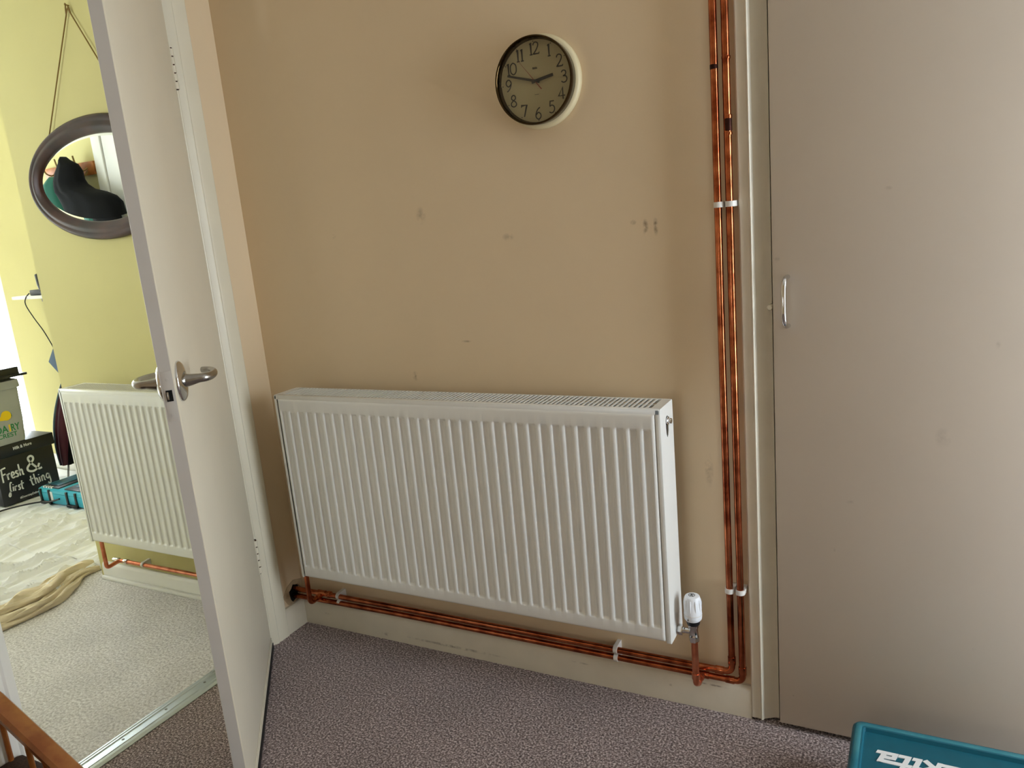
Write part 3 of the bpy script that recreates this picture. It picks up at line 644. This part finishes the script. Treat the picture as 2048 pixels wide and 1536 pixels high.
b = BM(); loft(b, [rl(.004, .074, .02), rl(.004, .078, .02)]); obj('seam', b, 'seam_shade_black', tc_)
for lx in (1.86, 2.08):
    b = BM(); box(b, lx-.03, lx+.03, TY0-.006, TY0+.006, .045, .11, .003); obj('latch', b, 'black_plastic', tc_)
b = BM(); tube(b, fillet([(1.92, TY0+.004, .075), (1.92, TY0-.035, .075), (2.04, TY0-.035, .075), (2.04, TY0+.004, .075)], .015), .009, 10); obj('carry_handle', b, 'teal', tc_)
# logo: heavy slanted lower-case letters, turned half round
HV = {'a': (1.02, [(.10, .86, .62, .86), (.72, .86, .72, .14), (.16, .50, .62, .50), (.16, .50, .16, .14), (.16, .14, .62, .14), (.72, .14, 1.0, .14)]),
      't': (.74, [(.26, 1.22, .26, .14), (.26, .14, .62, .14), (.0, .86, .60, .86)]),
      'i': (.50, [(.0, .86, .22, .86), (.22, .86, .22, .14), (.22, .14, .42, .14), (.22, 1.14, .22, 1.22)]),
      'k': (.92, [(.16, 1.24, .16, .12), (.34, .50, .74, .86), (.34, .50, .80, .12)]),
      'm': (1.40, [(.14, .86, .14, .12), (.14, .86, 1.2, .86), (1.2, .86, 1.2, .12), (.67, .86, .67, .12)])}
b = BM(); sL = .0372; xcur = 0; word = 'makita'; tot = sum(HV[c][0] for c in word); hl = 0.
def lf(u, v, h): return (1.826+(tot*sL-u), -.2215-v, .1402+h)
for ch in word:
    wch, gl = HV[ch]
    for x0, y0, x1, y1 in gl:          # each bar is a slanted quad with square ends
        hl += .00003; p0, p1 = Vector((x0, y0)), Vector((x1, y1)); dd = (p1-p0).normalized(); nn = Vector((-dd.y, dd.x))*.13; e_ = dd*.13
        q = [p0-e_-nn, p1+e_-nn, p1+e_+nn, p0-e_+nn]
        A_ = [b.verts.new(lf((v.x+v.y*.30)*sL+xcur, v.y*sL, 0)) for v in q]; B_ = [b.verts.new(lf((v.x+v.y*.30)*sL+xcur, v.y*sL, .001+hl)) for v in q]
        b.faces.new(B_)
        for k in range(4): b.faces.new((A_[k], A_[(k+1) % 4], B_[(k+1) % 4], B_[k]))
    xcur += wch*sL
obj('logo', b, 'print_white', tc_, 0, 'white slanted brand lettering')

# ------------------------------------------------------------------ oval mirror
MX, MZ, MA, MB_ = -.633, 1.566, .394, .206
om = thing('oval_mirror', (MX, -.02, MZ), 'oval wall mirror in a dark moulded wood frame hung on a cord', 'mirror')
prof = [(.0, .002), (-.002, .012), (.004, .020), (.012, .0235), (.020, .021), (.024, .0205), (.032, .0255), (.042, .0245), (.050, .0185), (.056, .0165), (.060, .012), (.062, .004)]
b = BM(); rings = []
for ins, hh in prof: rings.append([b.verts.new((MX+(MA-ins)*math.cos(2*PI*k/96), -.002-hh, MZ+(MB_-ins)*math.sin(2*PI*k/96))) for k in range(96)])
for A, B in zip(rings, rings[1:]):
    for k in range(96): b.faces.new((A[k], A[(k+1) % 96], B[(k+1) % 96], B[k]))
obj('frame', b, 'wood_frame', om, 60)
b = BM(); c0 = [b.verts.new((MX+(MA-.060)*math.cos(2*PI*k/96), -.0095, MZ+(MB_-.060)*math.sin(2*PI*k/96))) for k in range(96)]
c1 = [b.verts.new((MX+(MA-.070)*math.cos(2*PI*k/96), -.0112, MZ+(MB_-.070)*math.sin(2*PI*k/96))) for k in range(96)]
for k in range(96): b.faces.new((c0[k], c0[(k+1) % 96], c1[(k+1) % 96], c1[k]))
b.faces.new(c1); obj('mirror_glass', b, 'mirror_silver', om, 3)
b = BM(); tube(b, [(-.868, -.012, 1.722), (-.633, -.008, 2.112)], .0022, 8); tube(b, [(-.398, -.012, 1.722), (-.633, -.008, 2.112)], .0022, 8); tube(b, catmull([(-.645, -.008, 2.095), (-.638, -.010, 2.118), (-.628, -.010, 2.118), (-.621, -.008, 2.095)], 4), .0022, 8); obj('hanging_cord', b, 'cord_gold', om, label='thin gold cord in an inverted V')
b = BM(); lathe(b, [(0, 0), (.0016, 0), (.0016, .012), (.004, .013), (.004, .015), (0, .015)], (-.633, 0, 2.120), (0, -1, .15), 10); tag(obj('picture_nail', b, 'cord_gold'), 'small brass nail above the oval mirror holding its cord', 'nail')

# ------------------------------------------------------------------ coat wall seen in the mirror
cr_ = thing('coat_rail', (-2.86, YF, 1.83), 'pine coat rail with brass hooks on the wall reflected in the mirror', 'coat rail')
obj('board', bx(-3.11, -2.617, YF, YF+.022, 1.788, 1.868, bev=.004), 'pine', cr_)
for hx in (-3.0, -2.86, -2.68):
    b = BM(); tube(b, catmull([(hx, YF+.022, 1.83), (hx, YF+.05, 1.815), (hx, YF+.085, 1.83), (hx+.005, YF+.10, 1.865), (hx+.01, YF+.11, 1.90)], 4), .005, 8); tube(b, catmull([(hx, YF+.022, 1.815), (hx, YF+.04, 1.79), (hx, YF+.06, 1.785), (hx, YF+.07, 1.805)], 4), .005, 8); obj('hook', b, 'cord_gold', cr_)
def garment(name, rows, yc, dep, m, label, cat):
    b = BM(); R = []
    for i, (z, xl, xr, dd) in enumerate(rows):
        ring = []
        for k in range(40):
            a = 2*PI*k/40; f = 1+.05*math.sin(5*a+i*.35)+.03*math.sin(11*a-i*.5)
            y = yc+dep*dd*math.sin(a)*f
            ring.append(b.verts.new(((xl+xr)/2+(xr-xl)/2*math.cos(a)*(1+.02*math.sin(7*a+i)), max(y, YF+.024), z)))
        R.append(ring)
    for A, B in zip(R, R[1:]):
        for k in range(40): b.faces.new((A[k], A[(k+1) % 40], B[(k+1) % 40], B[k]))
    b.faces.new(R[0]); b.faces.new(R[-1][::-1])
    return tag(obj(name, b, m, None, 60), label, cat)
garment('black_coat', [(1.9, -2.735, -2.722, .2), (1.88, -2.75, -2.70, .35), (1.85, -2.77, -2.63, .5), (1.81, -2.80, -2.605, .65), (1.76, -2.825, -2.605, .75), (1.73, -2.83, -2.585, .8), (1.695, -2.825, -2.53, .9), (1.67, -2.815, -2.42, .95), (1.64, -2.80, -2.335, 1), (1.60, -2.785, -2.29, 1), (1.5, -2.76, -2.28, 1), (1.2, -2.75, -2.28, 1), (.95, -2.76, -2.27, .95)], YF+.13, .10, 'coat_black', 'black hooded coat on the coat rail reflected in the mirror', 'coat')
garment('green_jacket', [(1.80, -2.93, -2.90, .3), (1.78, -2.955, -2.86, .6), (1.75, -2.99, -2.855, .85), (1.70, -3.0, -2.845, .95), (1.62, -3.005, -2.82, 1), (1.4, -3.01, -2.79, 1), (1.05, -3.01, -2.79, .9)], YF+.10, .075, 'coat_green', 'shiny green jacket hanging left of the black coat in the mirror', 'jacket')
d3 = thing('door_3', (-2.3, YF, 0), 'white panelled door and frame reflected at the right of the mirror', 'door', None, 'structure')
b = BM(); box(b, -2.60, -2.52, YF, YF+.022, 0, 2.12, .004); box(b, -1.72, -1.64, YF, YF+.022, 0, 2.12, .004); box(b, -2.52, -1.72, YF, YF+.022, 2.04, 2.12, .004); obj('frame', b, 'white_paint', d3)
obj('leaf', bx(-2.515, -1.725, YF, YF+.010, .005, 2.035, bev=.002), 'white_paint', d3)

# ------------------------------------------------------------------ dust sheet on the room floor
ds = thing('dust_sheet', (-2.0, -.1, 0), 'crumpled cream cotton dust sheet spread over the beige carpet', 'dust sheet')
edge_pts = catmull([V(-1.20, .03, 0), V(-1.185, -.06, 0), V(-1.125, -.17, 0), V(-1.085, -.27, 0), V(-1.075, -.37, 0), V(-1.085, -.46, 0), V(-1.12, -.60, 0), V(-1.18, -.78, 0)], 8)
def edge_x(y):
    for a, c in zip(edge_pts, edge_pts[1:]):
        if a.y >= y >= c.y: return a.x+(c.x-a.x)*(a.y-y)/max(1e-6, a.y-c.y)
    return -1.20 if y > 0 else -1.2
rnd = random.Random(3)
creases = [(rnd.uniform(-3.0, -1.1), rnd.uniform(-.7, .6), rnd.uniform(-.35, .35), rnd.uniform(.12, .45), rnd.uniform(.004, .011), rnd.uniform(.010, .026)) for _ in range(90)]
creases += [(-1.32+.05*k*rnd.uniform(.7, 1.3)-.2, -.25+rnd.uniform(-.1, .2), .30+rnd.uniform(-.1, .1), .35, .010, .014) for k in range(-2, 8)]
def sheet_z(x, y):
    z = .010+.003*math.sin(x*9+y*4)+.002*math.sin(x*23-y*13)
    for cx_, cy_, sl, ln_, w_, am in creases:
        dy = y-cy_
        if abs(dy) > ln_*2: continue
        dx = x-cx_-sl*dy-.02*math.sin(dy*14+cx_*9)
        if abs(dx) < w_*4: z += am*math.exp(-(dx/w_)**2)*math.exp(-(dy/ln_)**4)
    if -2.86 < x < -2.47 and .35 < y < .73 or -2.40 < x < -1.90 and .46 < y < .79: return .006
    return max(.004, z)
b = BM(); NX, NY = 420, 150; g = []
for j in range(NY+1):
    y = -.78+(YB-.03+.78)*j/NY; xe = edge_x(y) if y < .03 else -1.16
    row = []
    for i in range(NX+1):
        x = -3.9+(xe+3.9)*i/NX
        row.append(b.verts.new((x, y, sheet_z(x, y) if i < NX else .003)))
    g.append(row)
for r0, r1 in zip(g, g[1:]):
    for i in range(NX): b.faces.new((r0[i], r0[i+1], r1[i+1], r1[i]))
obj('cloth', b, 'sheet_cloth', ds, 80)
def rope(off, r, ph, z, name):
    b = BM(); pts = []; rs = []
    n = len(edge_pts)
    for i, p in enumerate(edge_pts):
        t = i/(n-1); a = edge_pts[max(0, i-1)]; c = edge_pts[min(n-1, i+1)]; d = (c-a).normalized(); nr = V(-d.y, d.x, 0)
        fade = min(1, .35+3.2*t)
        o_ = off*fade+.010*math.sin(t*11+ph)
        q = p+nr*o_; q.z = z*fade+.004*math.sin(t*17+ph*2); rr = r*(.55+.45*fade)*(1+.28*math.sin(t*15+ph*3)); q.z = max(q.z, rr*.75); pts.append(q); rs.append(rr)
    T, N = frames(pts); rings = []; sg = 18
    for i, p in enumerate(pts):
        bb = T[i].cross(N[i]); ring = []
        for k in range(sg):
            a = 2*PI*k/sg; f = 1+.20*math.sin(3*a+i*.25+ph)+.11*math.sin(7*a-i*.4)+.06*math.sin(11*a+i*.9+ph)
            v = p+(N[i]*math.cos(a)+bb*math.sin(a))*rs[i]*f; v.z = max(v.z, .002); ring.append(b.verts.new(v))
        rings.append(ring)
    for A, B in zip(rings, rings[1:]):
        for k in range(sg): b.faces.new((A[k], A[(k+1) % sg], B[(k+1) % sg], B[k]))
    b.faces.new(rings[0]); b.faces.new(rings[-1])
    obj(name, b, 'sheet_fold_shaded', ds, 80)
# edge_pts run toward the viewer: the sheet lies to their right-hand side (-x)
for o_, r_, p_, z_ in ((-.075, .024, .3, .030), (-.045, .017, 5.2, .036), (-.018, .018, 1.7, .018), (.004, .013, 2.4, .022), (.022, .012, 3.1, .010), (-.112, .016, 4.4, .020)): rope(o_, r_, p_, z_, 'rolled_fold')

# ------------------------------------------------------------------ boxes and clutter in the recess
bxx = -2.5
kb = thing('carton', (-2.66, .53, .012), 'black lidded carton with white handwritten slogan on its front', 'box')
obj('body', bx(-2.83, bxx-.004, .375, .697, .014, .30, bev=.003), 'box_black', kb)
obj('lid', bx(-2.84, bxx+.002, .368, .712, .275, .342, bev=.004), 'box_black', kb)
def pf(o_, ang, s):
    ca, sa = math.cos(ang), math.sin(ang)
    def f(u, v, h, bx_=bxx-.0038): return (bx_+h, o_[0]+(u*ca-v*sa)*s, o_[1]+(u*sa+v*ca)*s)
    return f
gR = [(0, [(0, .5), (.0, 0)]), (1, [(.0, .28), (.08, .45), (.22, .48)])]
gE = [(1, [(.03, .24), (.24, .30), (.22, .48), (.1, .5), (.02, .25), (.1, .03), (.3, .08)])]
gS = [(1, [(.24, .46), (.1, .5), (.07, .36), (.2, .22), (.16, .03), (.0, .05)])]
gH = [(0, [(.06, 1.), (.02, 0)]), (1, [(.03, .28), (.15, .48), (.25, .42), (.25, .06), (.34, .02)])]
gI = [(0, [(.04, .5), (.02, .02)]), (0, [(.05, .68), (.06, .76)])]
gT = [(1, [(.1, .92), (.06, .4), (.08, .04), (.2, .03)]), (0, [(-.08, .56), (.28, .62)])]
gN = [(0, [(.03, .5), (.0, 0)]), (1, [(.02, .3), (.14, .5), (.25, .42), (.24, .05), (.32, .02)])]
gF2 = [(1, [(.34, .92), (.22, 1.), (.14, .75), (.1, .1), (.05, -.38), (-.06, -.46), (-.1, -.28), (.06, .0), (.24, .08)])]
gF1 = [(1, [(.1, 1.), (.05, .5), (.02, -.1)]), (1, [(.0, .94), (.14, 1.02), (.45, 1.06)]), (0, [(.06, .52), (.34, .56)])]
gG = [(1, [(.32, .42), (.16, .5), (.03, .25), (.16, .04), (.3, .22), (.34, .46)]), (1, [(.34, .46), (.32, -.3), (.18, -.48), (.06, -.3)])]
gA = [(1, [(.86, .40), (.70, .12), (.42, .0), (.14, .10), (.10, .30), (.30, .52), (.52, .70), (.54, .90), (.40, 1.), (.24, .90), (.28, .68), (.56, .30), (.78, .06), (.98, .08)])]
def word(bm, gl, f, w):
    x = 0
    for g_, adv in gl: strokes(bm, g_, f, w, x, 1., .0006, 5); x += adv
b = BM()
word(b, [(gF1, .46), (gR, .28), (gE, .34), (gS, .34), (gH, .4)], pf((.397, .152), .035, .066), .12)
word(b, [(gF2, .38), (gI, .22), (gR, .3), (gS, .36), (gT, .3)], pf((.418, .084), -.06, .052), .13)
word(b, [(gT, .36), (gH, .42), (gI, .22), (gN, .42), (gG, .4)], pf((.541, .080), .09, .060), .12)
word(b, [(gA, 1)], pf((.528, .158), -.02, .088), .13)
obj('slogan', b, 'print_white', kb, 0, 'white script slogan')
def tf(o_, ang, sx=1.):
    ca, sa = math.cos(ang), math.sin(ang)
    return lambda u, v, h: Vector((bxx+h, o_[0]+(u*ca*sx-v*sa), o_[1]+(u*sa*sx+v*ca)))
link('brand_print', text_mesh('Milk & More', .024, lambda u, v, h: Vector((bxx+.0022+h, .482+u*.84, .306+v+u*.02)), .0004), 'print_white', kb)
link('small_print', text_mesh('#DoorstepDelivery', .0165, lambda u, v, h: Vector((bxx-.0037+h, .464+u*.9, .030+v)), .0003), 'print_white', kb)

cb = thing('cool_bag', (-2.64, .43, .343), 'grey insulated bag with green and yellow lettering stacked on the black carton', 'bag')
b = BM()
def br(x0, x1, y0, y1, z, r=.02): return [(x, y, z) for x, y in rrect(x0, x1, y0, y1, r)]
loft(b, [br(-2.775, -2.502, .272, .566, .344), br(-2.778, -2.500, .270, .570, .36), br(-2.780, -2.496, .266, .578, .47), br(-2.782, -2.500, .262, .584, .58), br(-2.784, -2.502, .260, .588, .645)]); obj('body', b, 'bag_grey', cb, 40)
b = BM(); loft(b, [br(-2.79, -2.492, .254, .594, .640), br(-2.79, -2.490, .252, .596, .650), br(-2.788, -2.494, .254, .594, .682), br(-2.77, -2.52, .27, .57, .692)]); obj('lid', b, 'bag_grey', cb, 40)
def bagf(u, v, h): return None
cxs = -2.4945
def dt(s, y0, z0, size, sx, m, bold=.0012, sh=0.):
    link('print', text_mesh(s, size, lambda u, v, h: Vector((cxs-.004+ (abs(z0+v-.47)*-.035) +.0016+h, y0+u*sx, z0+v)), bold), m, cb)
dt('DA', .415, .411, .054, .86, 'print_green'); dt('I', .4838, .411, .054, 1.1, 'print_yellow'); dt('RY', .4965, .411, .054, .72, 'print_green')
dt('CREST', .421, .381, .0335, 1.08, 'print_green', .0006)
b = BM(); lathe(b, [(0, .0), (.0265, .0), (.0265, .001)], (cxs-.0022, .4895, .496), (1, 0, 0), 36); obj('sun_shadow_print', b, 'print_green', cb)
b = BM(); lathe(b, [(0, .0018), (.0265, .0018), (.0265, .0)], (cxs-.0018, .486, .5), (1, 0, 0), 36); prism(b, [(.40, .490), (.47, .476), (.474, .500), (.40, .500)], 'x', cxs-.0012, cxs-.0002); obj('sun_print', b, 'print_yellow', cb)
bt = BM(); prism(bt, [(-2.83, .26), (-2.80, .245), (-2.50, .245), (-2.47, .26), (-2.47, .63), (-2.82, .60)], 'z', .700, .712); box(bt, -2.80, -2.54, .27, .58, .692, .701); 
tb_ = thing('black_tray', (-2.65, .44, .692), 'shallow black tray lying on top of the grey insulated bag', 'tray')
obj('base', bt, 'black_plastic', tb_)
bt = BM(); prism(bt, [(-2.79, .27), (-2.49, .27), (-2.49, .60), (-2.79, .575)], 'z', .712, .750); obj('folded_flap', bt, 'black_plastic', tb_)

# blue power-tool case
bc = thing('tool_case', (-2.17, .57, .012), 'small bright blue tool case with black latches on the dust sheet', 'tool case')
def bl(ins, z, r=.015): return [(x, y, z) for x, y in rrect(-2.37+ins, -1.93-ins, .488+ins, .76-ins, r)]
b = BM(); loft(b, [bl(.012, .012), bl(.002, .024), bl(.0, .060), bl(.0, .074)]); obj('lower_shell', b, 'teal_light', bc, 40)
b = BM(); loft(b, [bl(.0, .076), bl(.002, .092), bl(.012, .100), bl(.03, .101)]); obj('lid', b, 'teal_light', bc, 40)
b = BM(); box(b, -2.33, -2.19, .50, .745, .1005, .106, .002); box(b, -2.14, -1.95, .50, .75, .1005, .106, .002); obj('lid_insert', b, 'black_plastic', bc)
b = BM(); box(b, -2.31, -2.23, .53, .73, .106, .109, .001); box(b, -2.11, -1.99, .54, .70, .106, .109, .001); obj('lid_badge', b, 'teal', bc)
b = BM()
for k in range(4): box(b, -2.325+.022*k, -2.313+.022*k, .498, .512, .095, .108, .001)
obj('ribs', b, 'print_white', bc)
for lx in (-2.30, -2.07):
    b = BM(); box(b, lx-.045, lx-.030, .482, .492, .014, .095, .002); box(b, lx+.030, lx+.045, .482, .492, .014, .095, .002); box(b, lx-.045, lx+.045, .478, .490, .012, .028, .002); obj('latch', b, 'black_plastic', bc)
b = BM(); box(b, -2.275, -2.235, .4865, .4885, .03, .085); obj('sticker', b, 'print_white', bc)
# cable on the sheet
b = BM(); tube(b, catmull([(-2.36, .20, .024), (-2.39, .26, .022), (-2.44, .30, .022), (-2.46, .28, .022), (-2.43, .25, .022), (-2.42, .32, .026), (-2.37, .40, .03), (-2.30, .455, .034), (-2.22, .472, .040), (-2.15, .470, .06)], 6), .0045, 8)
tag(obj('power_cable', b, 'black_plastic'), 'thin black cable trailing across the dust sheet to the blue case', 'cable')
# dark umbrella bundle behind the radiator edge
um = thing('folded_umbrella', (-2.61, .82, .02), 'folded dark green and maroon umbrella standing behind the far radiator', 'umbrella')
ax0 = V(-2.595, .82, .11); ax1 = V(-2.42, .87, .80); dirn = (ax1-ax0)
def umb(sg0, sg1, m, nm):
    b = BM(); R = []
    for i in range(15):
        t = i/14; rr = .012+.058*math.sin(PI*min(1, .15+t*.78))
        c = ax0+dirn*t*.80
        R.append([b.verts.new(c+V(rr*math.cos(a)*(1+.22*abs(math.sin(4*a))), rr*math.sin(a)*(1+.22*abs(math.sin(4*a))), 0)) for a in [sg0+(sg1-sg0)*k/14 for k in range(15)]])
    for A, B in zip(R, R[1:]):
        for k in range(14): b.faces.new((A[k], A[k+1], B[k+1], B[k]))
    obj(nm, b, m, um, 60)
umb(PI*.75, PI*1.45, 'dark_green', 'canopy_panel'); umb(PI*1.45, PI*1.8, 'maroon', 'canopy_panel'); umb(-.2*PI, PI*.75, 'coat_black', 'canopy_panel')
b = BM(); tube(b, [ax0-dirn*.14, ax0+dirn*.2, ax1], .006, 10); obj('shaft', b, 'steel_satin', um)
b = BM(); tube(b, [ax1-dirn*.06, ax1+dirn*.04], .014, 12); obj('handle', b, 'black_plastic', um)
# shelf with phone
sh_ = thing('wall_shelf', (-2.5, YB, 1.10), 'small white shelf on the yellow recess wall', 'shelf')
obj('board', bx(-2.81, -2.20, .83, YB, 1.092, 1.110, bev=.002), 'white_paint', sh_)
b = BM(); box(b, -2.575, -2.545, .86, YB, 1.072, 1.092, .002); box(b, -2.575, -2.545, YB-.02, YB, 1.03, 1.08, .002); obj('bracket', b, 'galv_dark', sh_)
ph = thing('cordless_phone', (-2.56, .88, 1.110), 'black cordless telephone in its cradle on the white shelf', 'telephone')
obj('cradle', bx(-2.66, -2.50, .85, .94, 1.110, 1.142, bev=.006), 'black_plastic', ph)
b = BM(); tube(b, [(-2.555, .875, 1.130), (-2.580, .885, 1.165), (-2.600, .89, 1.225)], [.020, .024, .021], 14); obj('handset_back', b, 'valve_white', ph)
b = BM(); tube(b, [(-2.545, .862, 1.135), (-2.568, .872, 1.168), (-2.588, .878, 1.226)], [.017, .021, .018], 14); obj('handset', b, 'black_plastic', ph)
b = BM(); tube(b, catmull([(-2.655, .846, 1.125), (-2.665, .826, 1.10), (-2.672, .822, 1.06), (-2.65, .84, .98), (-2.655, .88, .90), (-2.665, .92, .80), (-2.70, .945, .775)], 6), .003, 8); tag(obj('phone_cable', b, 'black_plastic'), 'thin black cable hanging from the white shelf', 'cable')
b = BM(); bb_ = BM(); box(bb_, -.06, .06, -.012, .012, -.06, .06, .003); me = bpy.data.meshes.new('t'); bb_.to_mesh(me); bb_.free()
rot = Matrix.Rotation(math.radians(42), 4, 'Y')
for v in me.vertices: v.co = rot @ v.co + V(-2.70, YB-.014, .705)
b.from_mesh(me); bpy.data.meshes.remove(me); tag(obj('blue_socket_box', b, 'navy'), 'tilted dark blue square box on the recess wall below the cable', 'box')

# ------------------------------------------------------------------ banister and carpeted step, bottom left
b = BM(); box(b, .022, .9, -1.85, -.972, 0, .182, .012); struct('stair_step', b, 'stair_carpet', 'dark brown carpeted stair step at the foot of the banister', 'step')
bn = thing('stair_banister', (.2, -1.0, .182), 'orange varnished wooden banister rail with thin spindles in the lower left corner', 'banister')
def rail_z(x): return .338-(x-.048)*.479
b = BM(); A, B = [], []
sec = [(-.020, -.004), (-.022, .006), (-.016, .016), (.0, .019), (.016, .016), (.022, .006), (.020, -.004), (.016, -.020), (-.016, -.020)]
x0_, x1_ = .024, .385
A = [b.verts.new((x0_, -1.0+u, rail_z(x0_)-.014+v)) for u, v in sec]; B = [b.verts.new((x1_, -1.0+u, rail_z(x1_)-.014+v)) for u, v in sec]
b.faces.new(A); b.faces.new(B[::-1])
for k in range(len(sec)): b.faces.new((A[k], B[k], B[(k+1) % len(sec)], A[(k+1) % len(sec)]))
obj('handrail', b, 'orange_wood', bn, 30)
for xs_ in (.032, .119, .177, .235):
    b = BM(); tube(b, [(xs_, -1.0, .182), (xs_, -1.0, .19), (xs_, -1.0, rail_z(xs_)-.03)], .0062, 10); obj('spindle', b, 'orange_wood', bn)
